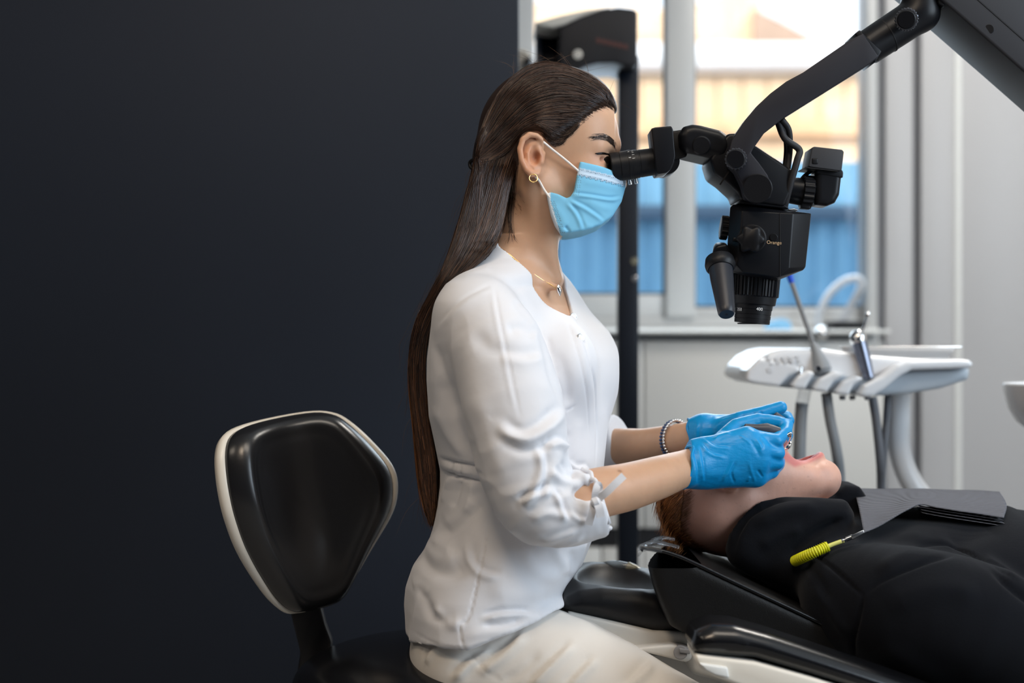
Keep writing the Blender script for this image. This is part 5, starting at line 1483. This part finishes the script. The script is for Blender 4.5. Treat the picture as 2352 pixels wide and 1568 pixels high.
lathe('tie_knot', P(1358, 1156, yb - .002), P(1378, 1147, yb - .002), [(0, .003), (.25, .0062), (.75, .0062), (1, .003)], M['cotton'], tie, 16)
# gathered cuff rim
rim = []
for k in range(28):
    a = 2 * PI * k / 28; c = P(1366, 1150, -.19)
    u_ = np.array([0.25, -.97, .0]); u_ -= na * (u_ @ na); u_ /= np.linalg.norm(u_); w_ = np.cross(na, u_)
    rr = .0420 + .0010 * math.sin(5 * a * 2.0)
    if -0.95 < math.atan2(math.sin(a - .35), math.cos(a - .35)) < .25: continue
    rim.append((a, c + rr * (math.cos(a) * u_ + math.sin(a) * w_) * [1, 1, 1] + na * .0015 * math.sin(9 * a)))
rim.sort(key=lambda q: (q[0] - .75) % (2 * PI))
tube('cuff_hem', [q[1] for q in rim], .0030, M['cotton'], tun, n=8, samples=110)

# necklace on the skin, bracelet on the far wrist
def on_head(px, py, lift=.0006):
    y = -.04
    for _ in range(12):
        q = P(px, py, y); v = lookup(hy_head, headF, np.array([q[0]]), np.array([q[2]]))[0]
        if np.isnan(v): break
        y = .5 * y + .5 * v
    return P(px, py, y - lift)
nk = [on_head(a, b) for a, b in [(1138, 562), (1165, 580), (1195, 605), (1225, 628), (1250, 645), (1268, 655), (1280, 664)]]
tube('necklace', nk, .0007, M['gold'], dent, n=6, samples=160, mod=lambda i: 1.25 if i % 2 else .7)
nk2 = [on_head(a, b, .0012) for a, b in [(1140, 566), (1150, 572), (1162, 582), (1175, 594), (1186, 604)]]
ch = tube('chain_links', nk2, .0016, M['gold'], dent, n=6, samples=60, mod=lambda i: 1.25 if i % 2 else .55)
pd_ = on_head(1281, 664, .002)
lathe('pendant', pd_ + [0, 0, .006], pd_ - [-.003, 0, .009], [(0, .001), (.2, .003), (.6, .0038), (1, .001)], M['silver'], dent, 14)
bc = P(1553, 1007, .075); ax = P(1620, 996, .045) - P(1480, 1024, .14); ax /= np.linalg.norm(ax)
u_ = np.cross(ax, [0, 0, 1.0]); u_ /= np.linalg.norm(u_); w_ = np.cross(u_, ax)
ax2 = ax + np.array([0, 0, .0])
br = thing_part = tube('bracelet', [bc + .0262 * (math.cos(a) * u_ + math.sin(a) * w_) + ax * (.005 * math.sin(a)) for a in np.linspace(0, 2 * PI, 25)[:-1]], .0007, M['silver'], dent, n=6, closed=True, samples=60)
bead = None
for k in range(34):
    a = 2 * PI * k / 34; q = bc + .0262 * (math.cos(a) * u_ + math.sin(a) * w_) + ax * (.005 * math.sin(a))
    for dd, mm in ((0.0, 'silver'), (-.006, 'bead_blue')):
        lathe('bead', q + ax * (dd - .0023), q + ax * (dd + .0023), [(0, .0006), (.2, .0019), (.5, .0024), (.8, .0019), (1, .0006)], M[mm], br, 8)

# ---- trousers and shoes
g = Grid(P(915, 2200, -.25) - [0, .12, 0], P(1850, 1330, .1) + [.12, .30, 0], 0.0045)
g.ell(P(1085, 1470, 0), (S(146), .170, S(112)))
g.ell(P(1070, 1515, -.082), (S(112), .086, S(90)), .02); g.ell(P(1070, 1515, .082), (S(112), .086, S(90)), .02)
for s, ky in ((-1, -.20), (1, .24)):
    kn_ = P(1760, 1790, -.2) * [1, 0, 1] + [0, ky, 0]
    g.chain([P(1110, 1500, 0) * [1, 0, 1] + [0, s * .09, 0], P(1290, 1560, -.1) * [1, 0, 1] + [0, s * .118, 0], kn_], [.093, .090, .062], .015, sm=4)
    g.chain([kn_, kn_ + [.03, 0, -.18], kn_ + [.0, 0, -.33]], [.062, .055, .045], .03)
V, F = g.mesh(); V = relax(V, F, 2); N_ = vnormals(V, F)
V = folds(V, N_, [([(975, 1530), (990, 1505), (1010, 1488)], 4, 7, .5), ([(1040, 1560), (1080, 1520), (1130, 1490)], 6, 9, .5), ([(1100, 1540), (1160, 1500), (1210, 1455)], 7, 11, .5), ([(1070, 1490), (1120, 1535), (1170, 1568)], -1.5, 2.5),
                  ([(1215, 1568), (1270, 1515), (1320, 1475)], 6, 9, .6), ([(1300, 1568), (1340, 1530), (1370, 1505)], 5.5, 9, .6), ([(1430, 1568), (1470, 1540), (1500, 1525)], 5, 9, .5), ([(1150, 1560), (1200, 1530), (1240, 1490)], -3, 12)], -.17)
V = V + N_ * (0.001 * noise3(V, 40, 8, 2))[:, None]
mesh_np('trousers', V, F, M['trouser'], dent)
for s, ky in ((-1, -.20), (1, .24)):
    kn_ = P(1760, 1790, -.2) * [1, 0, 1] + [0, ky, 0]
    g = Grid(kn_ * [1, 1, 0] + [-.12, -.06, -.005], kn_ * [1, 1, 0] + [.24, .06, .13], .004)
    g.ell(kn_ * [1, 1, 0] + [.0, 0, .055], (.05, .04, .055)); g.ell(kn_ * [1, 1, 0] + [.09, 0, .035], (.11, .045, .04), .04)
    g.clip(lambda X, Y, Z: -(Z - 0.002), .004)
    V, F = g.mesh(); mesh_np('shoe', relax(V, F, 2), F, M['gloss_white'], dent)

# ---- gloves
g = Grid(P(1545, 1135, -.08) - [0, .05, 0], P(1830, 915, .06) + [0, .06, 0], 0.0013)
def hand(g, wrist, mcps, fingers, thumb, rw, rf, kk=.010):
    """palm from wrist to the finger roots, then each finger as a tapering chain"""
    for m_ in mcps: g.cone(wrist, m_, rw, rf * 1.32, .012)
    for a, b in zip(mcps, mcps[1:]): g.cone(a, b, rf * 1.2, rf * 1.2, .008)
    for f_ in fingers: g.chain(f_, [rf * 1.18, rf * 1.08, rf * .98, rf * .86][:len(f_)], .0035)
    g.chain(thumb, [rf * 1.7, rf * 1.35, rf * 1.12, rf * .92][:len(thumb)], .006)
RF = .0096
Rm_ = [P(1716, 1003, -.062), P(1738, 1030, -.070), P(1742, 1058, -.066), P(1728, 1084, -.052)]
hand(g, P(1610, 1062, -.070), Rm_,
     [[Rm_[0], P(1782, 1012, -.058), P(1804, 990, -.040), P(1808, 975, -.026)],
      [Rm_[1], P(1786, 1040, -.056), P(1784, 1022, -.026), P(1772, 1010, -.010)],
      [Rm_[2], P(1784, 1062, -.050), P(1782, 1050, -.020), P(1768, 1040, -.006)],
      [Rm_[3], P(1772, 1082, -.040), P(1786, 1066, -.022), P(1790, 1060, -.008)]],
     [P(1655, 1022, -.050), P(1692, 982, -.030), P(1742, 966, -.024), P(1790, 970, -.028)], .0245, RF)
g.cone(P(1600, 1066, -.075), P(1700, 1045, -.068), .030, .030, .02, flat=((0, 1, 0), 1.7))
g.cone(P(1640, 1085, -.065), P(1735, 1092, -.052), .016, .014, .02)
# glove cuff sleeve
g.cone(P(1572, 1074, -.087), P(1612, 1064, -.072), .0285, .0275, .008)
qc = P(1576, 1072, -.086); nc_ = P(1620, 1062, -.07) - P(1500, 1098, -.13); nc_ /= np.linalg.norm(nc_)
nc_ = np.array([.98, .12, -.22]); nc_ /= np.linalg.norm(nc_)
def cuffcut(X, Y, Z):
    d = -((X - qc[0]) * nc_[0] + (Y - qc[1]) * nc_[1] + (Z - qc[2]) * nc_[2])
    return d
g.clip(cuffcut, .001)
V, F = g.mesh(); V = relax(V, F, 2); N_ = vnormals(V, F)
GF = [([(1602, 1020), (1606, 1060), (1612, 1105)], 1.3, 4, .6), ([(1590, 1030), (1598, 1070), (1600, 1105)], -1.4, 3), ([(1616, 1010), (1640, 1026), (1680, 1030)], 1.2, 4, .6), ([(1606, 1018), (1630, 1042), (1665, 1050)], 1.2, 4, .6),
      ([(1660, 1108), (1668, 1090), (1685, 1060)], 1.2, 5, .6), ([(1690, 1112), (1680, 1085), (1690, 1060)], -1.3, 3), ([(1720, 1108), (1726, 1095)], 1.2, 3), ([(1740, 1110), (1726, 1080), (1722, 1062)], 1.0, 4), ([(1758, 1100), (1742, 1080)], -1.5, 3),
      ([(1724, 1010), (1738, 1030), (1748, 1052)], -1.0, 5), ([(1700, 1000), (1720, 1015), (1732, 1022)], .8, 3), ([(1745, 1006), (1752, 1018), (1756, 1028)], -.8, 2.5), ([(1738, 1008), (1746, 1020), (1750, 1032)], .8, 2.5),
      ([(1640, 1012), (1660, 1000), (1684, 996)], 1.2, 4, .5), ([(1620, 1085), (1650, 1090), (1700, 1086)], .8, 10)]
V = folds(V, N_, GF, -.09)
V = V + N_ * (.0004 * noise3(V, 160, 5, 3))[:, None]
gl = mesh_np('glove', V, F, M['glove'], dent)
u_ = np.cross(nc_, [0, 1.0, 0]); u_ /= np.linalg.norm(u_); w_ = np.cross(nc_, u_)
tube('cuff_roll', [qc + (.0285 + .0006 * math.sin(7 * a)) * (math.cos(a) * u_ + math.sin(a) * w_) + nc_ * (.0015 * math.sin(5 * a)) for a in np.linspace(0, 2 * PI, 37)[:-1]], .0021, M['glove'], gl, n=10, closed=True, samples=110)
g = Grid(P(1555, 1060, .03) - [0, .05, 0], P(1835, 915, .09) + [0, .06, .0], 0.0014)
Lm_ = [P(1722, 968, .050), P(1728, 985, .058), P(1726, 1002, .060), P(1718, 1018, .056)]
hand(g, P(1618, 994, .046), Lm_,
     [[Lm_[0], P(1778, 962, .062), P(1806, 958, .046), P(1811, 966, .030)],
      [Lm_[1], P(1786, 985, .066), P(1806, 1000, .046), P(1800, 1014, .030)],
      [Lm_[2], P(1780, 1006, .066), P(1796, 1016, .046), P(1790, 1022, .032)],
      [Lm_[3], P(1766, 1024, .062), P(1780, 1030, .044), P(1776, 1034, .034)]],
     [P(1655, 985, .028), P(1700, 965, .014), P(1752, 950, .010), P(1794, 935, .012)], .0225, RF)
g.cone(P(1585, 1003, .056), P(1620, 994, .045), .0255, .0245, .006)
qc2 = P(1586, 1003, .056); n2 = np.array([.95, -.2, .10]); n2 /= np.linalg.norm(n2)
g.clip(lambda X, Y, Z: -((X - qc2[0]) * n2[0] + (Y - qc2[1]) * n2[1] + (Z - qc2[2]) * n2[2]), .001)
V, F = g.mesh(); V = relax(V, F, 2); N_ = vnormals(V, F)
V = folds(V, N_, [([(1604, 970), (1600, 1000), (1606, 1030)], 1.2, 4, .6), ([(1640, 985), (1660, 965), (1690, 955)], 1.0, 4, .6), ([(1700, 950), (1710, 965), (1712, 975)], -.9, 3), ([(1725, 945), (1732, 958)], -.8, 2.5), ([(1740, 942), (1747, 954)], -.8, 2.5)], .02)
V = V + N_ * (.0004 * noise3(V, 160, 6, 3))[:, None]
gl2 = mesh_np('glove', V, F, M['glove'], dent)
u_ = np.cross(n2, [0, 1.0, 0]); u_ /= np.linalg.norm(u_); w_ = np.cross(n2, u_)
tube('cuff_roll', [qc2 + .0258 * (math.cos(a) * u_ + math.sin(a) * w_) + n2 * (.0015 * math.sin(5 * a)) for a in np.linspace(0, 2 * PI, 37)[:-1]], .0019, M['glove'], gl2, n=10, closed=True, samples=110)
# ================================================================== the patient
M['skin_p'] = mat('pink_skin', (0.60, 0.35, 0.27), 0.45, spec=0.4, sss=0.15, sss_r=(0.012, 0.005, 0.003), attr='Col', var=(60, 0.07), bump=[(900, 0.2, 0.0005), (200, 0.1, 0.001)])
M['redhair'] = mat('red_brown_hair', (0.2, 0.07, 0.02), 0.4, attr='Col')
M['redhair_base'] = mat('red_brown_hair_base', (0.10, 0.033, 0.010), 0.6)
M['fleece'] = mat('black_fleece', (0.0055, 0.0064, 0.009), 0.95, spec=0.12, sheen=0.06, bump=[(1600, 0.5, 0.0008), (300, 0.2, 0.001)])
M['lipmat'] = mat('tooth', (0.80, 0.70, 0.55), 0.25)
M['bib'] = mat('grey_paper_bib', (0.095, 0.098, 0.115), 0.75, spec=0.2, wave=(230, 'Z', 0.0008), bump=[(300, 0.25, 0.0006)])
M['yellow'] = mat('yellow_coil', (0.66, 0.66, 0.01), 0.35)
M['yellow_clear'] = mat('yellow_tube', (0.70, 0.68, 0.20), 0.25)
pat = thing('person', 'person with short red hair in black hoodie lying on the dental chair, mouth open', 'person', P(1900, 1300, .05))
pat.location.z = 0.5
YH = .045
g = Grid(P(1490, 1330, YH) + [0, -.095, 0], P(1960, 965, YH) + [0.01, .095, 0], 0.0018)
g.ell(P(1630, 1156, YH), (S(119), .077, S(108)))
g.ell(P(1715, 1085, YH), (S(105), .066, S(84)), .03)
for s in (-1, 1):
    g.cone(P(1712, 1150, YH + s * .052), P(1888, 1106, YH + s * .013), S(33), S(30), .025)
    g.cone(P(1760, 1082, YH + s * .042), P(1848, 1090, YH + s * .026), S(40), S(27), .02)
g.ell(P(1901, 1096, YH), (S(29), .022, S(37)), .014)
g.ell(P(1772, 1040, YH), (S(30), .034, S(38)), .02)
g.ell(P(1880, 1076, YH), (S(21), .026, S(20)), .014)
g.cone(P(1690, 1020, YH), P(1742, 990, YH), S(12), S(15), .015)
g.ell(P(1748, 1005, YH), (S(14), .017, S(14)), .008)
g.ell(P(1836, 1030, YH), (S(42), .0265, S(44)), .006, 'sub')
for s in (-1, 1):
    g.chain([P(1787, 1030, YH + s * .028), P(1803, 1050 - 3 * s, YH + s * .034), P(1827, 1067 - 5 * s, YH + s * .035), P(1857, 1058 - 4 * s, YH + s * .024), P(1878, 1050, YH + s * .010), P(1883, 1048, YH)], [S(6), S(6), S(6), S(8), S(9), S(9)], .006, sm=3)
    g.ell(P(1676, 1088, YH + s * .078), (S(24), .009, S(42)), .008)
    g.ell(P(1676, 1084, YH + s * .090), (S(15), .008, S(26)), .003, 'sub')
    g.ell(P(1660, 1030, YH + s * .032), (S(20), .014, S(14)), .012, 'sub')
g.cone(P(1690, 1195, YH), P(1850, 1250, YH), S(82), S(92), .03)
V, F = g.mesh(); V = relax(V, F, 2)
hyp = g.near_y(-1); gp = g
C = np.tile(np.array((.60, .345, .265)), (len(V), 1))
a_, b_ = pxof(V, V[:, 1])
# cropped sides of the head: redder, darker stubble, fading towards the cheek
w = np.clip((1745 - a_) / 130, 0, 1) * np.clip((b_ - 1050) / 60, 0, 1)
C = C * (1 - w[:, None] * .62) + np.array((.33, .135, .085)) * w[:, None] * .62
jaw = np.exp(-(((a_ - 1830) / 110) ** 2 + ((b_ - 1140) / 40) ** 2))[:, None]
C = C * (1 - .3 * jaw) + np.array((.44, .22, .16)) * .3 * jaw
lp_, t_, _s = line_dist(np.array([(1786, 1028), (1802, 1046), (1826, 1062), (1857, 1053), (1882, 1043)], float), a_, b_)
lw_ = np.exp(-(lp_ / 10) ** 4)[:, None]
C = C * (1 - .85 * lw_) + np.array((.50, .13, .13)) * .85 * lw_
ins_ = np.clip(1 - np.linalg.norm((V - P(1838, 1030, YH)) / [S(46), .028, S(48)], axis=1), 0, 1)[:, None]
C = np.where(ins_ > .02, np.array((.30, .045, .045)), C)
r_ = np.random.default_rng(4)
for _ in range(90):
    q = (r_.uniform(1600, 1920), r_.uniform(1060, 1250)); m_ = np.hypot(a_ - q[0], b_ - q[1]) < r_.uniform(.8, 2.0)
    C[m_] *= .85
mesh_np('body', V, F, M['skin_p'], pat, col=C)
# teeth of the upper jaw
for k, (px, py, y) in enumerate(((1798, 1034, -.018), (1799, 1026, -.026), (1800, 1038, -.009), (1800, 1038, .001), (1799, 1036, .010))):
    g = Grid(P(px - 14, py + 14, YH + y) - [0, .01, 0], P(px + 14, py - 14, YH + y) + [0, .01, 0], .0009)
    g.poly(PX([(px - 8, py - 6), (px + 8, py - 5), (px + 9, py + 3), (px - 6, py + 6)], YH + y), YH + y - .0042, YH + y + .0042, .002)
    V, F = g.mesh(); mesh_np('tooth', relax(V, F, 1), F, M['lipmat'], pat)
# hair on the crown
g = Grid(P(1495, 1300, YH) + [0, -.095, 0], P(1640, 1040, YH) + [0, .095, 0], 0.002)
g.ell(P(1629, 1156, YH), (S(124), .0805, S(114)))
hq2 = np.array(PX([(1480, 1020), (1560, 1030), (1576, 1090), (1570, 1140), (1562, 1190), (1572, 1235), (1610, 1262), (1660, 1285), (1600, 1310), (1480, 1310)], YH - .05))
g.clip(lambda X, Y, Z: poly_sd(hq2, X, Z), .006)
V, F = g.mesh(); ph_ = mesh_np('hair', relax(V, F, 2), F, M['redhair_base'], pat)
hyq, gq = g.near_y(-1), g
HG = [[(1560, 1105), (1535, 1125), (1520, 1150), (1513, 1185)], [(1572, 1140), (1552, 1165), (1535, 1195), (1522, 1225)], [(1568, 1190), (1552, 1212), (1540, 1235), (1535, 1258)], [(1590, 1245), (1574, 1252), (1560, 1262), (1550, 1270)]]
P4 = []
p = flow(HG, 1500, hyq, gq, -1, k=10, jit=7, wob=2, lift=(.0002, .003), cut=.8); P4.append((p, RNG.uniform(.00018, .0003, 1500), hcols(1500, (.09, .028, .008), (.42, .17, .05))))
p = flow(HG, 500, g.near_y(1), gq, 1, k=10, jit=7, wob=2, lift=(.0002, .003), cut=.8, fill=YH); P4.append((p, RNG.uniform(.00018, .0003, 500), hcols(500, (.09, .028, .008), (.42, .17, .05))))
HS = [[(1588, 1112), (1574, 1122), (1556, 1136)], [(1586, 1150), (1572, 1162), (1554, 1178)], [(1580, 1195), (1566, 1206), (1550, 1220)], [(1594, 1238), (1578, 1246), (1560, 1254)], [(1640, 1264), (1618, 1268), (1594, 1270)]]
p = flow(HS, 700, hyp, gp, -1, k=10, jit=3, wob=1, lift=(.0003, .0045), cut=.5, fill=YH); P4.append((p, RNG.uniform(.00008, .00015, 700), hcols(700, (.08, .028, .012), (.30, .12, .05))))
SV, SF, SC = [], [], []; off = 0
for p, r, c in P4:
    V, F, C = strand_mesh(p, r, c); SV.append(V); SF.append(F + off); SC.append(C); off += len(V)
tag(mesh_np('hair_strands', np.vstack(SV), np.vstack(SF), M['redhair'], ph_, col=np.vstack(SC)), kind='stuff')

# ---- hoodie
YP = .06
HT = np.array([(1690, 1235, 1290, .055), (1740, 1195, 1330, .09), (1820, 1185, 1370, .14), (1900, 1188, 1415, .175), (2000, 1188, 1455, .19), (2120, 1180, 1495, .20), (2300, 1168, 1560, .205), (2500, 1195, 1650, .195), (2720, 1290, 1740, .18)])
_hx = np.array([P(r, 0, YP)[0] for r in HT[:, 0]]); _ht = np.array([P(0, r, YP)[2] for r in HT[:, 1]]); _hb = np.array([P(0, r, YP)[2] for r in HT[:, 2]])
def hood_torso(X, Y, Z):
    t = np.interp(X, _hx, _ht); b = np.interp(X, _hx, _hb); w = np.interp(X, _hx, HT[:, 3])
    cz = (t + b) / 2; h_ = (t - b) / 2
    k = (np.abs((Z - cz) / h_) ** 2.4 + np.abs((Y - YP) / w) ** 2.4) ** (1 / 2.4)
    d = (k - 1) * np.minimum(h_, w) * .9
    return np.maximum(d, np.maximum(_hx[0] - X, X - _hx[-1]))
g = Grid((P(1640, 0, 0)[0], -.30, P(0, 1800, 0)[2]), (P(2740, 0, YP)[0] + .02, .40, P(0, 1085, .1)[2]), 0.0036)
g.put(hood_torso, (P(1660, 0, 0)[0], -.16, .3), (P(2740, 0, YP)[0], .28, .72), 0)
g.chain([P(1978, 1395, -.105), P(2080, 1405, -.15), P(2240, 1440, -.18), P(2480, 1570, -.185), P(2640, 1640, -.12)], [.078, .085, .083, .070, .055], .03, sm=4)
g.chain([P(1978, 1330, .22), P(2080, 1340, .27), P(2240, 1380, .30), P(2480, 1500, .29), P(2640, 1560, .22)], [.074, .080, .078, .068, .055], .03, sm=4)
g.poly(PX([(1668, 1264), (1672, 1228), (1690, 1196), (1715, 1171), (1745, 1153), (1800, 1144), (1880, 1146), (1945, 1150), (1962, 1180), (1950, 1250), (1900, 1300), (1860, 1345), (1790, 1345), (1715, 1318), (1678, 1292)], -.03), -.058, YH + .105, .03, .018)
# hood cavity around head and neck
g.cone(P(1640, 1165, YH), P(1790, 1190, YH), .080, .070, .004, 'sub')
g.cone(P(1790, 1180, YH), P(1900, 1090, YH), .066, .055, .006, 'sub')
g.poly(PX([(1896, 1150), (1912, 1122), (1935, 1109), (1965, 1112), (1990, 1150), (1960, 1190), (1900, 1180)], .12), .085, .17, .012, .012)
g.put(hood_torso, (P(1900, 0, 0)[0], -.16, .3), (P(2300, 0, YP)[0], .28, .72), .012)
V, F = g.mesh(); V = relax(V, F, 2); N_ = vnormals(V, F)
V = folds(V, N_, [([(1712, 1295), (1725, 1245), (1758, 1200), (1815, 1172), (1890, 1160), (1960, 1158)], -6, 5), ([(1690, 1290), (1702, 1235), (1735, 1190), (1800, 1160), (1880, 1152)], 4, 8),
                  ([(1760, 1230), (1830, 1195), (1920, 1185)], 5, 14, .5), ([(1770, 1280), (1830, 1245), (1880, 1235)], 5, 16), ([(1830, 1310), (1880, 1262), (1945, 1225), (1990, 1215)], -12, 12),
                  ([(1884, 1285), (1920, 1310), (1960, 1352)], -4, 3.5), ([(1962, 1352), (1952, 1400), (1945, 1460), (1955, 1510)], -5, 3.5), ([(1962, 1352), (2010, 1312), (2100, 1276), (2180, 1262), (2235, 1268), (2290, 1320)], -5, 3.5),
                  ([(1990, 1300), (2080, 1262), (2180, 1246)], 4, 12), ([(2210, 1270), (2250, 1250), (2352, 1215)], -8, 20), ([(2240, 1290), (2280, 1330), (2352, 1385)], -6, 7), ([(2270, 1290), (2310, 1320), (2360, 1365)], 6, 18),
                  ([(2000, 1370), (2100, 1330), (2200, 1330)], 5, 24), ([(1990, 1460), (2060, 1500), (2150, 1560)], 4, 24), ([(1880, 1350), (1905, 1400), (1935, 1450)], 4, 12), ([(1870, 1300), (1890, 1340), (1900, 1380)], -4, 8)], -.15)
V = V + N_ * (.002 * noise3(V, 26, 9, 3))[:, None]
hoodie = mesh_np('hoodie', V, F, M['fleece'], pat)
hyh, gho = g.near_y(-1), g
# trousers and shoes (beyond the frame)
g = Grid((.80, -.16, .36), (2.0, .28, .68), .008)
g.ell((.93, .06, .50), (.12, .165, .10))
for s in (-1, 1):
    g.chain([(.93, .06 + s * .09, .49), (1.36, .06 + s * .1, .495), (1.82, .06 + s * .09, .455)], [.085, .07, .05], .03, sm=4)
V, F = g.mesh(); mesh_np('trousers', relax(V, F, 2), F, M['fleece'], pat)
for s in (-1, 1):
    g = Grid((1.78, .06 + s * .09 - .07, .38), (1.98, .06 + s * .09 + .07, .70), .006)
    g.ell((1.87, .06 + s * .09, .45), (.05, .042, .06)); g.ell((1.90, .06 + s * .09, .56), (.042, .044, .11), .03)
    V, F = g.mesh(); mesh_np('shoe', relax(V, F, 2), F, M['rubber'], pat)
# ---- bib
bib_near = [P(1984, 1222, -.10), P(2012, 1210, -.085), P(2050, 1190, -.065), P(2085, 1170, -.04), P(2114, 1157, -.015), P(2150, 1164, -.025), P(2200, 1172, -.035), P(2260, 1181, -.04), P(2306, 1188, -.045)]
bib_mid = [P(1974, 1172, -.02), P(2005, 1162, .0), P(2050, 1152, .02), P(2085, 1143, .03), P(2114, 1138, .04), P(2150, 1142, .035), P(2200, 1146, .03), P(2260, 1152, .03), P(2312, 1158, .02)]
bib_far = [P(1962, 1120, .17), P(1998, 1121, .17), P(2045, 1121, .17), P(2085, 1121, .17), P(2116, 1121, .17), P(2152, 1123, .17), P(2200, 1124, .17), P(2255, 1125, .17), P(2296, 1128, .17)]
nb_ = 60
rows = [smooth_path(r, nb_) for r in (bib_near, bib_mid, bib_far)]
grid_ = np.array([smooth_path([rows[0][i], rows[1][i], rows[2][i]], 18) for i in range(nb_)])
V = grid_.reshape(-1, 3); V = V + np.array([0, 0, 1]) * (.0008 * noise3(V, 60, 12, 2))[:, None]
V2 = V - [0, 0, .0012]
F = []
for i in range(nb_ - 1):
    for j in range(17):
        a = i * 18 + j; F.append((a, a + 18, a + 19, a + 1)); F.append((a + len(V), a + 1 + len(V), a + 19 + len(V), a + 18 + len(V)))
L0 = len(V)
for i in range(nb_ - 1):
    for a, b in ((i * 18, i * 18 + 18), (i * 18 + 17, i * 18 + 35)): F.append((a, b, b + L0, a + L0))
for j in range(17):
    for a, b in ((j, j + 1), ((nb_ - 1) * 18 + j, (nb_ - 1) * 18 + j + 1)): F.append((a, b, b + L0, a + L0))
bib = mesh_np('dental_bib', np.vstack([V, V2]), F, M['bib'], None)
bm = bmesh.new(); bm.from_mesh(bib.data); bmesh.ops.recalc_face_normals(bm, faces=bm.faces); bm.to_mesh(bib.data); bm.free()
tag(bib, 'grey ribbed paper bib draped over the chest of the black hoodie', 'bib')
for k in range(3):
    e0, e1 = smooth_path([q + [.001 * k, -.002 * k, -.004 * (k + 1)] for q in bib_near[4:]], 20), smooth_path([q + [0, .02, -.003 * (k + 1)] for q in bib_near[4:]], 20)
    V = np.vstack([e0, e1]); F = [(i, i + 1, i + 21, i + 20) for i in range(19)]
    mesh_np('bib_layer', V, F, M['bib'], bib, smooth=False)
# bib holder: yellow coil and clip
bh = thing('bib_clip', 'bright yellow coiled bib holder with metal clip on the black hoodie', 'bib clip', P(1900, 1255, -.10))
yc = -.105
tube('coil', [P(1826, 1288, yc + .03), P(1845, 1279, yc + .01), P(1872, 1267, yc), P(1902, 1254, yc)], S(12.5, yc), M['yellow'], bh, n=20, samples=76, mod=lambda i: (1.05, .95, .84, .95)[i % 4])
tube('coil_end', [P(1898, 1256, yc), P(1915, 1249, yc), P(1938, 1241, yc)], S(5, yc), M['yellow_clear'], bh, n=12)
lathe('clip_barrel', P(1930, 1244, yc), P(1958, 1232, yc), [(0, S(3, yc)), (.1, S(5, yc)), (.3, S(5, yc)), (.32, S(3.5, yc)), (.45, S(3.5, yc)), (.47, S(5.5, yc)), (1, S(5.5, yc))], M['chrome'], bh, 18)
hull('clip_jaw', [(1954, 1229, yc - .004), (1958, 1240, yc - .004), (1984, 1216, yc - .003), (1986, 1224, yc - .003), (1954, 1229, yc + .004), (1958, 1240, yc + .004), (1984, 1216, yc + .003), (1986, 1224, yc + .003)], M['steel'], bh, .001)

# ================================================================== instruments in the gloved hands
M['handle'] = mat('dark_grey_handle', (0.055, 0.06, 0.075), 0.4)
di = thing('dental_instrument', 'dark grey handled steel dental instrument held in the near gloved hand', 'instrument', P(1750, 983, -.03))
lathe('handle', P(1709, 980, -.046), P(1792, 990, -.050), [(0, .0030), (.03, .0046), (.12, .0050), (.35, .0058), (.62, .0090), (.8, .0075), (1, .0050)], M['handle'], di, 24)
tube('steel_tip', [P(1790, 990, -.050), P(1812, 996, -.045), P(1811, 1010, -.03), P(1800, 1026, .0), P(1796, 1036, .02)], [.0032, .0026, .0014], M['chrome'], di)
lathe('tip_collar', P(1806, 1001, -.052), P(1818, 994, -.052), [(0, .0025), (.5, .0032), (1, .0020)], M['chrome'], di, 14)
dm = thing('mouth_mirror', 'small dental mirror with dark grip held in the far gloved hand', 'mirror', P(1795, 962, .0))
lathe('grip', P(1778, 952, -.002), P(1802, 969, -.006), [(0, .004), (.1, .0055), (.8, .0055), (1, .0045)], M['handle'], dm, 18)
lathe('ferrule', P(1795, 964, -.010), P(1803, 970, -.012), [(0, .0052), (.6, .0056), (1, .004)], M['chrome'], dm, 18)
tube('mirror_stem', [P(1802, 969, -.006), P(1810, 990, .0), P(1806, 1020, .02)], .0012, M['chrome'], dm)
cyl('mirror_disc', P(1803, 1020, .02), P(1806, 1025, .022), .009, .009, M['chrome'], dm)
